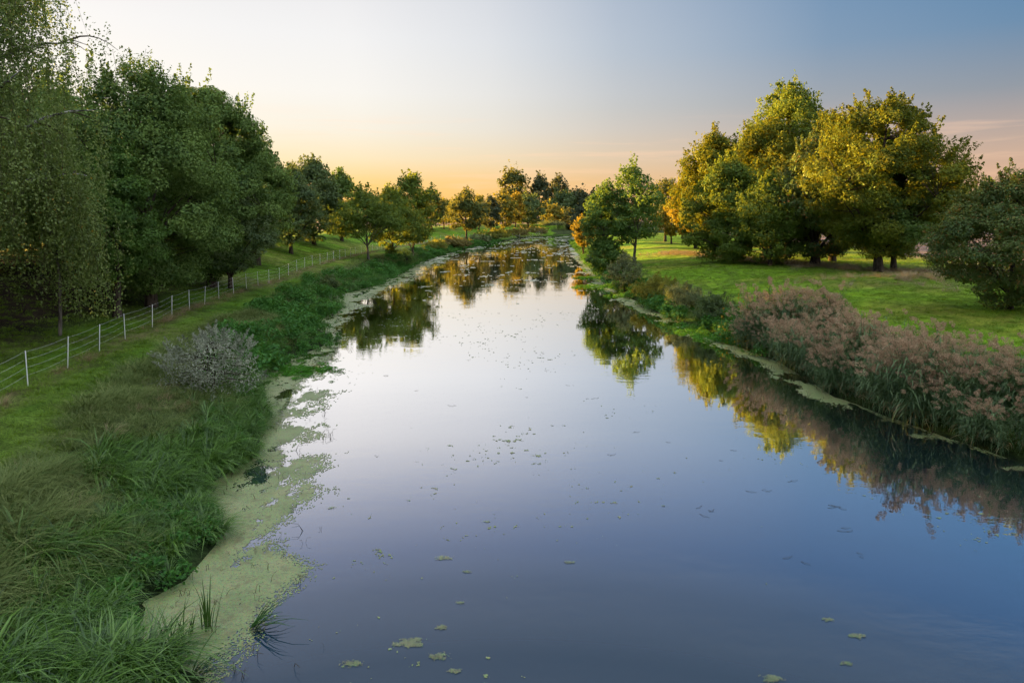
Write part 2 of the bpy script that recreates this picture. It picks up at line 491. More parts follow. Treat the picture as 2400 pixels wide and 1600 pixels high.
def build_ground():
    xs = np.concatenate([-np.geomspace(3000, 62, 16), np.arange(-60, 66, 0.75), np.geomspace(67, 3000, 18)])
    ys = np.concatenate([[-200, -110], np.arange(-60, 90, 0.8), np.arange(90, 310, 1.6), np.geomspace(312, 5000, 20)])
    X, Y = np.meshgrid(xs, ys, indexing='ij')
    x, y = X.ravel(), Y.ravel()
    z = ground_z(x, y)
    dl, dr, df = -polydist(x, y, LEFT_EDGE), polydist(x, y, RIGHT_EDGE), -polydist(x, y, FENCE)
    n1, n2 = fbm(x * 0.22, y * 0.22, 11, 4), fbm(x * 0.9, y * 0.9, 23, 3)
    lawn = np.array([0.135, 0.265, 0.012])
    olive = np.array([0.210, 0.250, 0.032])
    dull = np.array([0.050, 0.070, 0.024])
    straw = np.array([0.200, 0.150, 0.085])
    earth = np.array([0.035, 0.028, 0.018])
    field = np.array([0.220, 0.155, 0.130])
    lush = np.array([0.010, 0.026, 0.009])  # lush green darkened: shade beneath sedge and bank edges put into the colour

    def mixc(a, b, f):
        return a * (1 - f[:, None]) + b * f[:, None]
    c = np.tile(lawn, (len(x), 1))
    c = mixc(c, olive, smooth(0.42, 0.75, n1))
    right = dr > 0
    mound = np.exp(-(((x - 34) / 6.5) ** 2 + ((y - 57) / 4.0) ** 2))
    rough_r = np.clip(np.exp(-((polydist(x, y, [(25, 108), (31, 88), (36, 73), (46, 66)]) + 0.5) / 3.4) ** 2) + mound, 0, 1) * smooth(0.25, 0.6, n2)
    c = np.where(right[:, None], mixc(c, straw * 0.85, rough_r), c)
    fieldmask = right * smooth(0, 3, polydist(x, y, [(46, 40), (50, 78), (60, 120), (64, 400)]))
    c = mixc(c, field, fieldmask)
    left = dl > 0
    c = np.where(left[:, None], c * (np.array([0.60, 0.66, 1.3]) + np.outer(smooth(60, 110, y), [0.30, 0.25, 0.0])), c)  # left turf darkened: shade put into its colour, less so far upriver
    rough_l = smooth(0.5, 2.5, dl) * smooth(-2.6, -3.6, df)
    c = np.where(left[:, None], mixc(c, dull, rough_l), c)
    c = np.where(left[:, None], mixc(c, straw * 0.7, np.exp(-((df + 0.1) / 0.5) ** 2) * 0.8), c)
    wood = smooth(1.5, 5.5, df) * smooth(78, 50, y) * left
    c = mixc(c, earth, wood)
    c = mixc(c, field * 0.8, smooth(26, 30, df) * left * smooth(140, 170, y))
    edge = np.clip(1 - np.maximum(dl, dr) / 2.5, 0, 1)
    c = mixc(c, lush, edge)
    c = mixc(c, earth, smooth(0.2, -0.8, np.maximum(dl, dr)))
    c = c * (0.75 + 0.5 * n2)[:, None]
    nx, ny = len(xs), len(ys)
    i, j = np.meshgrid(np.arange(nx - 1), np.arange(ny - 1), indexing='ij')
    a = (i * ny + j).ravel()
    F = np.stack([a, a + ny, a + ny + 1, a + 1], 1)
    m, nt, out = new_mat('turf_and_soil')
    at = N(nt, 'ShaderNodeAttribute', attribute_name='tint').outputs['Color']
    geo = N(nt, 'ShaderNodeNewGeometry')
    n_big = N(nt, 'ShaderNodeTexNoise', i_Scale=0.55, i_Detail=6.0, i_Roughness=0.6)
    n_fine = N(nt, 'ShaderNodeTexNoise', i_Scale=9.0, i_Detail=5.0, i_Roughness=0.7)
    for n in (n_big, n_fine):
        nt.links.new(geo.outputs['Position'], n.inputs['Vector'])
    v = ramp_node(nt, n_big.outputs[0], [(0.0, 0.64), (0.33, 0.64), (0.66, 1.28), (1.0, 1.28)])
    w = ramp_node(nt, n_fine.outputs[0], [(0.0, 0.5), (0.3, 0.5), (0.7, 1.45), (1.0, 1.45)])
    col = mix_rgb(nt, 1.0, mix_rgb(nt, 1.0, at, v, 'MULTIPLY'), w, 'MULTIPLY')
    b = N(nt, 'ShaderNodeBsdfPrincipled')
    b.inputs['Roughness'].default_value = 0.95
    b.inputs['Specular IOR Level'].default_value = 0.1
    nt.links.new(col, b.inputs['Base Color'])
    bp = N(nt, 'ShaderNodeBump', i_Strength=0.8, i_Distance=0.12)
    nt.links.new(math_node(nt, 'ADD', n_fine.outputs[0], math_node(nt, 'MULTIPLY', n_big.outputs[0], 1.5)), bp.inputs['Height'])
    nt.links.new(bp.outputs[0], b.inputs['Normal'])
    nt.links.new(b.outputs[0], out.inputs[0])
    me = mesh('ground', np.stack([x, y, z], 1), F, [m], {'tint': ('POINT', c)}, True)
    tag(obj('ground', me), 'grassy river banks, meadow and fields', kind='structure')


build_ground()


def build_water():
    m, nt, out = new_mat('river_water')
    geo = N(nt, 'ShaderNodeNewGeometry')
    mp = N(nt, 'ShaderNodeMapping')
    mp.inputs['Scale'].default_value = (0.55, 1.0, 1.0)
    nt.links.new(geo.outputs['Position'], mp.inputs[0])
    n1 = N(nt, 'ShaderNodeTexNoise', i_Scale=2.6, i_Detail=3.0, i_Roughness=0.55)
    n2 = N(nt, 'ShaderNodeTexNoise', i_Scale=0.35, i_Detail=2.0)
    for n in (n1, n2):
        nt.links.new(mp.outputs[0], n.inputs['Vector'])
    height = math_node(nt, 'MULTIPLY', n1.outputs[0], ramp_node(nt, n2.outputs[0], [(0.0, 0.12), (0.40, 0.15), (0.62, 1.0), (1.0, 1.0)]))
    # rings spreading where fish and insects touch the surface
    for (px, py, wl, reach) in ((1215, 1225, 0.16, 0.75), (1740, 1382, 0.12, 0.35), (2205, 1292, 0.13, 0.5), (1300, 1480, 0.30, 2.2), (970, 1222, 0.10, 0.35), (2090, 1420, 0.26, 1.8)):
        c = P(px, py)
        dv = N(nt, 'ShaderNodeVectorMath', operation='DISTANCE')
        nt.links.new(geo.outputs['Position'], dv.inputs[0])
        dv.inputs[1].default_value = tuple(c)
        d = dv.outputs['Value']
        wv = math_node(nt, 'SINE', math_node(nt, 'MULTIPLY', d, 2 * pi / wl))
        fade = N(nt, 'ShaderNodeMapRange', interpolation_type='SMOOTHSTEP')
        fade.inputs[1].default_value = reach
        fade.inputs[2].default_value = reach * 0.35
        nt.links.new(d, fade.inputs[0])
        height = math_node(nt, 'ADD', height, math_node(nt, 'MULTIPLY', math_node(nt, 'MULTIPLY', wv, fade.outputs[0]), 0.025))
    bp = N(nt, 'ShaderNodeBump', i_Strength=0.085, i_Distance=0.05)
    nt.links.new(height, bp.inputs['Height'])
    lw = N(nt, 'ShaderNodeLayerWeight')
    lw.inputs['Blend'].default_value = 0.5
    # reflectance of the still surface from steep to grazing view
    refl = ramp_node(nt, lw.outputs['Facing'], [(0.0, 0.02), (0.30, 0.05), (0.44, 0.075), (0.51, 0.18), (0.60, 0.48), (0.69, 0.84), (0.77, 1.0), (1.0, 1.0)], 'LINEAR')
    body = N(nt, 'ShaderNodeBsdfDiffuse')
    body.inputs[0].default_value = (0.010, 0.034, 0.062, 1)
    gl = N(nt, 'ShaderNodeBsdfGlossy')
    gl.inputs['Roughness'].default_value = 0.02
    gl.inputs[0].default_value = (1.0, 0.985, 0.985, 1)
    nt.links.new(bp.outputs[0], gl.inputs['Normal'])
    mx = N(nt, 'ShaderNodeMixShader')
    nt.links.new(refl, mx.inputs[0])
    nt.links.new(body.outputs[0], mx.inputs[1])
    nt.links.new(gl.outputs[0], mx.inputs[2])
    nt.links.new(mx.outputs[0], out.inputs[0])
    V = [(-40, -60, 0), (330, -60, 0), (330, 330, 0), (-40, 330, 0)]
    tag(obj('water', mesh('water', V, [(0, 1, 2, 3)], [m])), 'still river water', kind='structure')


build_water()


# ------------------------------------------------------------------ trees
def crown_leaves(rng, R, z0, z1, n_leaf, L, shape=0.8, ragged=0.22, clump=0.19, aspect=0.62, sprigs=0.14, squash=(1, 1), fill=0.5, lean=(0, 0)):
    """leaf clumps through the volume of an uneven crown; returns leaf mesh data and the clump centres"""
    z1 = z1 - 0.9 * clump * R
    z0 = z0 + 0.5 * clump * R
    H = z1 - z0
    nc = int(np.clip(5.2 / clump ** 2 * max(0.7, H / (2 * R)), 14, 560))
    t = rng.beta(1.5, 1.25, nc)
    u = rng.uniform(0, 2 * pi, nc)
    ph = rng.uniform(0, 6.28, 6)

    def lobe(u, t):
        return 1 + ragged * (0.55 * np.sin(2 * u + ph[0] + 3 * t) + 0.5 * np.sin(3 * u + ph[1] - 4 * t) + 0.55 * np.sin(5 * u + ph[2] + 7 * t) + 0.4 * np.sin(9 * t + ph[3]))

    def prof(t):
        return np.clip(np.sin(pi * np.clip(t, 0.001, 0.999) ** shape), 0, 1) ** 0.62
    rho = 1 - fill * rng.random(nc) ** 1.6
    rr = rho * prof(t) * R * lobe(u, t)
    zt = z0 + H * t * (1 + 0.06 * np.sin(3 * u + ph[4]))
    C = np.stack([np.cos(u) * rr * squash[0] + lean[0] * t, np.sin(u) * rr * squash[1] + lean[1] * t, zt], 1)
    rc = clump * R * rng.uniform(0.5, 1.5, nc)
    cvv = np.clip(rng.normal(0.48, 0.32, nc), 0, 1)
    w = rc ** 2
    k = rng.choice(nc, n_leaf, p=w / w.sum())
    d = unit(rng.normal(size=(n_leaf, 3)))
    rad = rc[k] * (0.50 + 0.55 * rng.random(n_leaf) ** 0.7)
    off = d * rad[:, None] * np.array([1.2, 1.2, 0.70])
    Pn = C[k] + off
    ctr = np.array([0, 0, z0 + 0.45 * H])
    outw = unit(C[k] - ctr)
    # shoots that break the outline
    ns = int(n_leaf * sprigs)
    sel = rng.choice(n_leaf, ns, replace=False)
    up_w = np.clip((t - 0.15), 0.02, None) * rho ** 3
    n_sh = max(6, int(nc * 1.1))
    shc = rng.choice(nc, n_sh, p=up_w / up_w.sum())
    sdir = unit(unit(C[shc] - ctr) * 0.75 + np.array([0, 0, 0.7]) + rng.normal(size=(n_sh, 3)) * 0.35)
    slen = rc[shc] * rng.uniform(0.8, 1.9, n_sh)
    si = rng.integers(0, n_sh, ns)
    ft = rng.random(ns) ** 0.8
    Pn[sel] = C[shc[si]] + sdir[si] * ((0.5 * rc[shc[si]] + slen[si] * ft))[:, None] + rng.normal(size=(ns, 3)) * (L * 0.75 * (1.15 - ft))[:, None]
    k[sel] = shc[si]
    nrm = d * 0.85 + outw * 0.30 + np.array([0, 0, 0.45]) + rng.normal(size=(n_leaf, 3)) * 0.36
    axis = rng.normal(size=(n_leaf, 3)) + np.array([0, 0, -0.4])
    LL = L * rng.uniform(0.65, 1.3, n_leaf)
    V, F = leaf_quads(Pn, nrm, axis, LL, LL * aspect * rng.uniform(0.8, 1.2, n_leaf))
    return V, F, rng.random(n_leaf), cvv[k], C, rc


def wood_geo(rng, H, r0, C, z0, n_limb=9, bend=0.04, limb_r=0.42, twig_share=0.6, stems=1, k=7):
    """trunk, limbs and the twigs that carry the clumps"""
    g, gb = Geo(), Geo()
    mains = []
    for s in range(stems):
        a = rng.uniform(0, 6.28)
        spread = 0.0 if stems == 1 else 0.16 * H
        n = 10
        tt = np.linspace(0, 1, n)
        px = spread * cos(a) * tt ** 1.2 + bend * H * (np.sin(tt * 3.1 + rng.uniform(0, 6)) - np.sin(rng.uniform(0, 6))) * tt
        py = spread * sin(a) * tt ** 1.2 + bend * H * np.sin(tt * 2.7 + rng.uniform(0, 6)) * tt
        pts = np.stack([px, py, tt * H * 0.86], 1)
        pts[0] = (0 if stems == 1 else 0.12 * cos(a), 0 if stems == 1 else 0.12 * sin(a), -0.35)
        rad = r0 / (stems ** 0.6) * (1 - 0.9 * tt) + 0.012
        rad[0] *= 1.45
        rad[1] *= 1.0
        g.tube(pts, rad, k)
        mains.append(pts)
    nodes = [m for m in mains]
    if n_limb:
        far = C[np.argsort(-(np.hypot(C[:, 0], C[:, 1])))][:max(n_limb * 4, 8)]
        pick = far[rng.choice(len(far), min(n_limb, len(far)), replace=False)]
        for c in pick:
            m = mains[rng.integers(len(mains))]
            zs = max(z0 * 0.8, c[2] - 0.75 * np.hypot(c[0], c[1]) - 0.08 * H)
            zs = min(zs, H * 0.8)
            j = int(np.argmin(np.abs(m[:, 2] - zs)))
            j = max(1, j)
            a, b = m[j], c * np.array([0.9, 0.9, 1.0])
            tt = np.linspace(0, 1, 7)[:, None]
            mid = (a + b) / 2 + np.array([0, 0, 0.10 * np.linalg.norm(b - a)]) + rng.normal(size=3) * 0.05 * np.linalg.norm(b - a)
            pts = (1 - tt) ** 2 * a + 2 * tt * (1 - tt) * mid + tt ** 2 * b
            rr = r0 * limb_r * (1 - a[2] / H * 0.5)
            gb.tube(pts, np.linspace(rr, 0.02, 7), 5)
            nodes.append(pts)
    allp = np.concatenate(nodes)
    ids = rng.choice(len(C), int(len(C) * twig_share), replace=False)
    for c in C[ids]:
        dd = np.linalg.norm(allp - c, axis=1) + np.where(allp[:, 2] > c[2] + 0.2, 3.0, 0.0)
        a = allp[int(np.argmin(dd))]
        mid = (a + c) / 2 + rng.normal(size=3) * 0.08 * np.linalg.norm(c - a)
        tt = np.linspace(0, 1, 4)[:, None]
        pts = (1 - tt) ** 2 * a + 2 * tt * (1 - tt) * mid + tt ** 2 * c
        gb.tube(pts, np.linspace(max(0.018, r0 * 0.11), 0.01, 4), 3)
    return g, gb


def tree(name, label, cat, base, H, R, crown_z, leaf, wood='bark', seed=0, n_leaf=6000, L=0.3, r0=None, group=None, twigs=0.6, stems=1, limbs=9,
         crown_name='crown', trunk_name='trunk', **kw):
    rng = np.random.default_rng(seed)
    V, F, lv, cv, C, rc = crown_leaves(rng, R, crown_z, H, n_leaf, L, **kw)
    root = obj(name, None, None, (base[0], base[1], base[2]))
    tag(root, label, cat, group)
    obj(crown_name, mesh(name + '_crown', V, F, [M[leaf]], {'lv': ('FACE', lv), 'cv': ('FACE', cv)}), root)
    g, gb = wood_geo(rng, H, r0 or max(0.06, 0.021 * H), C, crown_z, limbs, twig_share=twigs, stems=stems)
    t = obj(trunk_name, g.mesh(name + '_wood', [M[wood]], True), root)
    if gb.n:
        obj('branches', gb.mesh(name + '_branches', [M[wood]], True), t)
    return root


def tree_px(name, label, px, y, top, w, bottom, leaf, dens=2.4, lsize=0.0036, cat='tree', base_dx=0.0, **kw):
    """a tree standing y metres up the river whose crown spans those rows and columns of the photograph"""
    x = PY(px, HORIZON, y)[0] + base_dx
    zb = gz(x, y)
    H = PY(px, top, y)[2] - zb
    R = w / 2 / 1600.0 * y * 0.93
    cz = max(PY(px, bottom, y)[2] - zb, 0.15)
    L = lsize * y
    n = int(np.clip(0.2 * dens * w * w * max(0.7, (H - cz) / (2 * R)) * (0.0042 / lsize) ** 2, 900, 90000))
    return tree(name, label, cat, (x, y, zb), H, R, cz, leaf, n_leaf=n, L=L, **kw)


# the wood behind the fence on the left bank
tree_px('oak_tree', 'tallest dark oak of the left wood, with spiky top, next to the birches', 345, 45, 160, 415, 708, 'oak', seed=11, dens=2.9, lsize=0.0042, clump=0.17, sprigs=0.10, ragged=0.13, shape=0.95)
tree_px('maple_tree', 'lighter green maple low in front of the dark oak, beside the weeping birch', 262, 40, 330, 200, 665, 'maple', seed=12, dens=2.4, clump=0.2, shape=0.7)
tree_px('oak_tree', 'dark broad oak second from the birches, overhanging the fence', 490, 58, 205, 300, 656, 'oak', seed=13, dens=2.9, lsize=0.0042, clump=0.17, sprigs=0.10, ragged=0.13, shape=0.95)
tree_px('maple_tree', 'low leafy tree in front of the second oak with branches reaching over the fence', 535, 58, 430, 190, 640, 'grey', seed=14, dens=2.3, clump=0.17, shape=0.64)
tree_px('oak_tree', 'dark oak with pointed crown in the middle of the left wood', 600, 78, 312, 165, 600, 'oak', seed=15, dens=2.5, shape=0.7)
tree_px('broadleaf_tree', 'grey green round tree with short dark trunk at the meadow edge of the left wood', 680, 95, 395, 150, 578, 'grey', seed=16, dens=2.6, shape=0.66)
tree_px('broadleaf_tree', 'domed grey green tree with glowing yellow top in the left wood', 735, 112, 375, 150, 566, 'grey', seed=17, dens=2.6, shape=0.7)
tree_px('broadleaf_tree', 'dark slender tree at the far end of the left wood, behind the three young trees', 800, 128, 402, 90, 556, 'oak', seed=18, dens=2.6, shape=0.7)
def copy_tree(o, parent=None):
    """a thing, its parts and their sub-parts"""
    c = o.copy()
    COL.objects.link(c)
    c.parent = parent
    for ch in o.children:
        copy_tree(ch, c)
    return c


DEEP = []  # backfill of the wood; some unseen trees added to block the low sun
for i, (x, y, h, r) in enumerate(((-37, 34, 15, 5.5), (-38, 47, 16, 6), (-40, 60, 15, 6), (-41, 76, 15, 6), (-43, 92, 14, 6), (-44, 110, 13, 5), (-36, 22, 16, 6), (-34, 37, 14, 5), (-29.5, 33, 12, 4), (-72, 76, 15, 8), (-73, 60, 15, 8), (-55, 52, 15, 7), (-56, 74, 15, 7),
                                  (-31, 12, 17, 6.5), (-29, 24, 16, 5.5), (-43, 12, 17, 7), (-46, 26, 17, 7), (-48, 42, 16, 7), (-30, 0, 17, 7), (-42, -4, 17, 7), (-62, 30, 15, 8), (-63, 48, 15, 8), (-62, 66, 15, 8), (-64, 84, 14, 8), (-60, 14, 15, 8), (-50, 126, 14, 6), (-52, 104, 15, 6), (-52, 84, 15.5, 6), (-50, 62, 16, 6), (-33, 50, 13, 4.5), (-35, 68, 12, 4.5))):
    if i < 5:
        o = tree('broadleaf_tree', 'dark broadleaf tree deep inside the wood on the left bank', 'tree', (x, y, gz(x, y)), 15, 6, 0.3, 'oak', seed=40 + i, n_leaf=8000, L=0.46,
                 group='trees deep in the left wood', twigs=0.3, shape=0.66)
        DEEP.append(o)
    else:
        o = copy_tree(DEEP[i % 5])
        o.location = (x, y, gz(x, y))
        o.rotation_euler.z = i * 1.7
    o.scale = (r / 6, r / 6, h / 15)


def birch(name, label, base, H, seed, limbs, r0, n_strand, reach, nleaf_per, trunk_lean=(0, 0), low=0.12, long=4.2, wood='birchbark'):
    """weeping birch: white limbs and hanging leafy strands"""
    rng = np.random.default_rng(seed)
    root = tag(obj(name, None, None, base), label, 'tree')
    g, gt = Geo(), Geo()
    tt = np.linspace(0, 1, 12)
    trunk = np.stack([trunk_lean[0] * tt ** 1.4 + 0.25 * np.sin(tt * 5), trunk_lean[1] * tt ** 1.4 + 0.2 * np.sin(tt * 4 + 1), tt * H], 1)
    trunk[0, 2] = -0.4
    g.tube(trunk, r0 * (1 - 0.93 * tt) + 0.012, 8)
    paths = [trunk[4:]]
    for (h0, az, ln, rise) in limbs:
        a = np.array([np.interp(h0 * H, trunk[:, 2], trunk[:, k]) for k in range(3)])
        s = np.linspace(0, 1, 9)
        d = np.array([cos(az), sin(az)])
        ln = ln * 0.86
        pts = np.stack([a[0] + d[0] * ln * s, a[1] + d[1] * ln * s, a[2] + rise * ln * (s - 0.45 * s ** 2.2)], 1) + rng.normal(size=(9, 3)) * 0.05 * ln * s[:, None] * 0.6
        g.tube(pts, np.linspace(r0 * 0.46, 0.014, 9), 6)
        if len(paths) > 1 or h0 > 0.41:
            paths.append(pts)
        for q in range(5):
            j = rng.integers(2, 8)
            a2 = pts[j]
            az2 = az + rng.uniform(-1.2, 1.2)
            l2 = ln * rng.uniform(0.25, 0.5)
            s2 = np.linspace(0, 1, 6)
            p2 = np.stack([a2[0] + cos(az2) * l2 * s2, a2[1] + sin(az2) * l2 * s2, a2[2] + l2 * (0.55 * s2 - 0.75 * s2 ** 2.0)], 1)
            gt.tube(p2, np.linspace(r0 * 0.15, 0.008, 6), 4)
            paths.append(p2)
    allp = np.concatenate(paths[1:] + [trunk[6:]])
    st = allp[rng.integers(0, len(allp), n_strand)] + rng.normal(size=(n_strand, 3)) * np.array([reach, reach, 0.5])
    ln = np.minimum(rng.uniform(0.35, 1.0, n_strand) * long, st[:, 2] - low * H * rng.uniform(0.5, 1.6, n_strand))
    ln = np.clip(ln, 0.4, None)
    side = rng.normal(size=(n_strand, 2)) * 0.12
    cvs = np.clip(rng.normal(0.5, 0.25, n_strand), 0, 1)
    k = np.repeat(np.arange(n_strand), nleaf_per)
    f = rng.random(len(k))
    Pn = st[k] - np.stack([-side[k, 0] * ln[k] * f, -side[k, 1] * ln[k] * f, ln[k] * f], 1) + rng.normal(size=(len(k), 3)) * 0.11
    nrm = rng.normal(size=(len(k), 3)) + np.array([0, 0, 0.2])
    axis = rng.normal(size=(len(k), 3)) * 0.6 + np.array([0, 0, -1])
    L = rng.uniform(0.07, 0.125, len(k))
    V, F = leaf_quads(Pn, nrm, axis, L * 1.15, L * 0.85)
    obj('crown', mesh(name + '_crown', V, F, [M['birch']], {'lv': ('FACE', rng.random(len(k))), 'cv': ('FACE', cvs[k])}), root)
    for q in range(0, n_strand, 3):
        gt.tube(np.stack([st[q], st[q] + np.array([side[q, 0] * ln[q], side[q, 1] * ln[q], -ln[q]])]), [0.008, 0.004], 3)
    obj('twigs', gt.mesh(name + '_twigs', [M['deadwood']]), root)
    obj('trunk', g.mesh(name + '_trunk', [M[wood]], True), root)
    return root


bx, by = PY(-55, HORIZON, 30)[0], 30
birch('birch_tree', 'big weeping birch with white limbs at the left edge, nearest the camera', (bx, by, gz(bx, by)), 20.0, 5,
      [(0.40, -0.80, 5.2, 0.62), (0.42, 0.15, 5.5, 0.75), (0.50, -0.5, 4.6, 0.6), (0.58, 0.6, 5.0, 0.9), (0.66, -0.2, 4.6, 1.0), (0.36, -0.9, 4.2, 0.4), (0.75, 0.3, 3.8, 1.1), (0.34, 0.5, 4.6, 0.35), (0.82, 1.2, 2.6, 1.2),
       (0.62, 2.6, 3.6, 0.8), (0.48, -1.6, 3.6, 0.6)], 0.30, 1250, 0.5, 48, (0.1, 0))
bx, by = PY(118, HORIZON, 33.5)[0], 33.5
birch('birch_tree', 'slim weeping birch whose bare foot shows just behind the fence', (bx, by, gz(bx, by)), 13.5, 6,
      [(0.40, 0.2, 2.4, 0.6), (0.5, 1.4, 2.2, 0.7), (0.55, -0.8, 2.5, 0.6), (0.66, 2.8, 2.0, 0.8), (0.6, 3.9, 2.2, 0.7), (0.75, 0.6, 1.8, 1.0)], 0.075, 720, 0.5, 46, (-0.9, 0.2), 0.05, 6.5, 'greybark')

# three young trees on the left bank, river side of the fence
tree_px('young_tree', 'young green tree, nearest of three beside the fence, with pale slim trunk', 862, 101, 440, 150, 572, 'young', wood='greybark', seed=61, r0=0.17, dens=2.2, shape=0.62, clump=0.2)
tree_px('young_tree', 'young green tree with ivied dark trunk, middle of the three beside the fence', 918, 111, 443, 118, 580, 'young', wood='bark', seed=62, r0=0.2, dens=2.2, shape=0.62, clump=0.2)
tree_px('young_tree', 'tallest of the three trees on the left bank, nearest to the water', 965, 121, 413, 112, 570, 'young', wood='greybark', seed=63, r0=0.2, dens=2.0, clump=0.2, ragged=0.3)
tree_px('young_tree', 'lone small tree with short dark trunk among fence posts at the river bend', 1092, 172, 446, 82, 546, 'far', seed=64, r0=0.28, dens=2.4, ragged=0.28)
# trees around the bend
FAR = [
    (1012, 195, 452, 66, 527, 'far', 'backlit tree on the dike beside the tallest young tree'),
    (1040, 205, 468, 46, 526, 'yellow', 'glowing yellow tree on the dike with thin trunks below'),
    (1062, 212, 474, 40, 526, 'far', 'small backlit tree on the dike left of the lone tree'),
    (1122, 226, 462, 44, 530, 'yellow', 'yellow green tree just behind the lone bank tree'),
    (1150, 214, 460, 46, 534, 'dusk', 'dark green tree at the bend beside the lone bank tree'),
    (1180, 242, 455, 56, 534, 'yellow', 'bright yellow tree at the bend with a slim trunk'),
    (1208, 262, 455, 44, 520, 'autumn', 'orange tree at the bend below the tallest poplar'),
    (1204, 320, 398, 78, 500, 'far', 'tallest poplar on the skyline at the bend'),
    (1268, 320, 413, 58, 500, 'dusk', 'airy skyline tree next to the tallest poplar'),
    (1308, 325, 414, 52, 500, 'dusk', 'rounded skyline tree, right one of the skyline pair'),
    (1238, 272, 456, 74, 540, 'grey', 'broad rounded green willow at the water bend'),
    (1290, 284, 478, 50, 538, 'yellow', 'small light green tree standing at the end of the fence'),
    (1320, 305, 448, 80, 542, 'grey', 'tree with gold lit top behind the small light green tree'),
    (1358, 310, 446, 70, 546, 'dusk', 'dark blue green tree closing the river at the bend'),
    (1338, 292, 488, 56, 549, 'dusk', 'dark low tree hanging over the water where the river disappears'),
    (1385, 300, 452, 90, 550, 'dusk', 'dark tree behind the left of the two ash trees'),
]
for i, (px, y, top, w, bot, leaf, lab) in enumerate(FAR):
    tree_px('tree_at_bend', lab, px, y, top, w, bot, leaf, seed=80 + i, dens=2.0 if top < 420 else 2.6, lsize=0.0038, clump=0.22, twigs=0.35, limbs=7, ragged=0.28 if top < 420 else 0.2)

# ash trees and the copse on the right bank
tree_px('ash_tree', 'tall airy green ash tree with bare slim trunk on the right bank', 1487, 92, 394, 150, 566, 'ash', wood='greybark', seed=101, r0=0.2, dens=1.4, clump=0.19, ragged=0.26, fill=0.7, sprigs=0.2)
tree_px('ash_tree', 'lower bushy green ash leaning over the water, left of the tall ash', 1420, 94, 435, 125, 592, 'ash', wood='greybark', seed=102, dens=2.0, clump=0.18, fill=0.6)
tree_px('hawthorn_shrub', 'orange leaved shrub drooping over the river below the ash trees', 1368, 134, 506, 60, 578, 'autumn', seed=103, cat='shrub', dens=2.6, stems=3, limbs=4)
tree_px('thin_tree', 'sparse half bare tree behind the tall ash', 1560, 150, 418, 90, 530, 'far', seed=104, dens=1.1, twigs=1.0, fill=0.8)
tree_px('autumn_tree', 'small golden tree at the far end of the copse', 1575, 140, 478, 66, 552, 'autumn', seed=105, dens=2.6)
tree_px('autumn_tree', 'bright orange gold tree on the left flank of the copse', 1632, 122, 405, 120, 560, 'autumn', seed=106, dens=2.6, shape=0.7)
tree_px('oak_tree', 'golden oak behind the orange tree, its crown sloping down to the left', 1680, 106, 315, 215, 560, 'gold', seed=107, dens=2.3, shape=0.9, ragged=0.15, clump=0.15)
tree_px('oak_tree', 'tallest oak of the copse, loose crown above the others', 1848, 98, 202, 235, 540, 'young', seed=108, dens=1.9, clump=0.13, fill=0.6, ragged=0.18, shape=1.0)
tree_px('oak_tree', 'golden crowned oak in the middle of the copse below the tallest oak', 1795, 92, 292, 230, 580, 'gold', seed=109, dens=2.4, shape=0.9, ragged=0.15, clump=0.15)
tree_px('oak_tree', 'dark green oak with low skirts at the left front of the copse', 1705, 84, 375, 190, 618, 'young', seed=110, dens=2.6, shape=0.62)
tree_px('oak_tree', 'yellow green oak with low branches next to the dark skirted one', 1808, 79, 415, 190, 622, 'young', seed=111, dens=2.2, shape=0.66)
tree_px('oak_tree', 'green oak with a short thick trunk in the middle of the copse', 1915, 78, 330, 220, 612, 'rust', seed=112, dens=2.4, r0=0.5, shape=0.85, ragged=0.15)
tree_px('oak_tree', 'broadest oak of the copse, golden on the left and dark on the right', 2065, 70, 232, 355, 608, 'gold', seed=113, dens=2.7, clump=0.12, r0=0.42, sprigs=0.16, ragged=0.13, shape=0.95)
tree_px('oak_tree', 'golden oak filling the gap between the tallest oak and the broadest', 1955, 86, 268, 200, 600, 'gold', seed=116, dens=2.3, clump=0.15, ragged=0.12, shape=0.95)
tree_px('oak_tree', 'dark oak with slim bare trunk at the right front of the copse', 2135, 71, 320, 230, 605, 'oak', seed=114, dens=2.4, r0=0.28, base_dx=-1.5)
tree_px('oak_tree', 'bushy oak at the right edge with rusty leaf tips and branches to the ground', 2380, 42, 400, 345, 728, 'rust', seed=115, dens=2.9, clump=0.14, shape=0.9, sprigs=0.16, ragged=0.14)
for i, (px, y, top, w, bot) in enumerate(((1760, 125, 380, 120, 540), (1900, 112, 330, 150, 560), (1600, 170, 440, 70, 540))):
    tree_px('oak_tree', 'green oak hidden in the back of the copse', px, y, top, w, bot, 'gold', seed=130 + i, dens=2.0, group='oaks in the back of the copse', twigs=0.3)
# far tree line across the fields
rng_far = np.random.default_rng(3)
for i in range(26):
    x = 150 + i * 17 + rng_far.uniform(-5, 5)
    y = 430 + rng_far.uniform(-25, 25) + (i % 3) * 12
    h = rng_far.uniform(11, 17)
    tree('field_edge_tree', 'dusky tree in the far row beyond the ploughed field', 'tree', (x, y, gz(x, y)), h, rng_far.uniform(8, 11), 0.3, 'dusk', seed=200 + i, n_leaf=900, L=1.5,
         group='far row of trees beyond the field', twigs=0.0, limbs=3)
for i in range(16):
    x = -150 + i * 22 + rng_far.uniform(-6, 6)
    y = 470 + rng_far.uniform(-30, 30)
    tree('field_edge_tree', 'dusky tree in the far row behind the river bend', 'tree', (x, y, gz(x, y)), rng_far.uniform(12, 18), rng_far.uniform(10, 14), 0.3, 'far', seed=240 + i, n_leaf=900, L=1.6,
         group='far row of trees behind the bend', twigs=0.0, limbs=3)


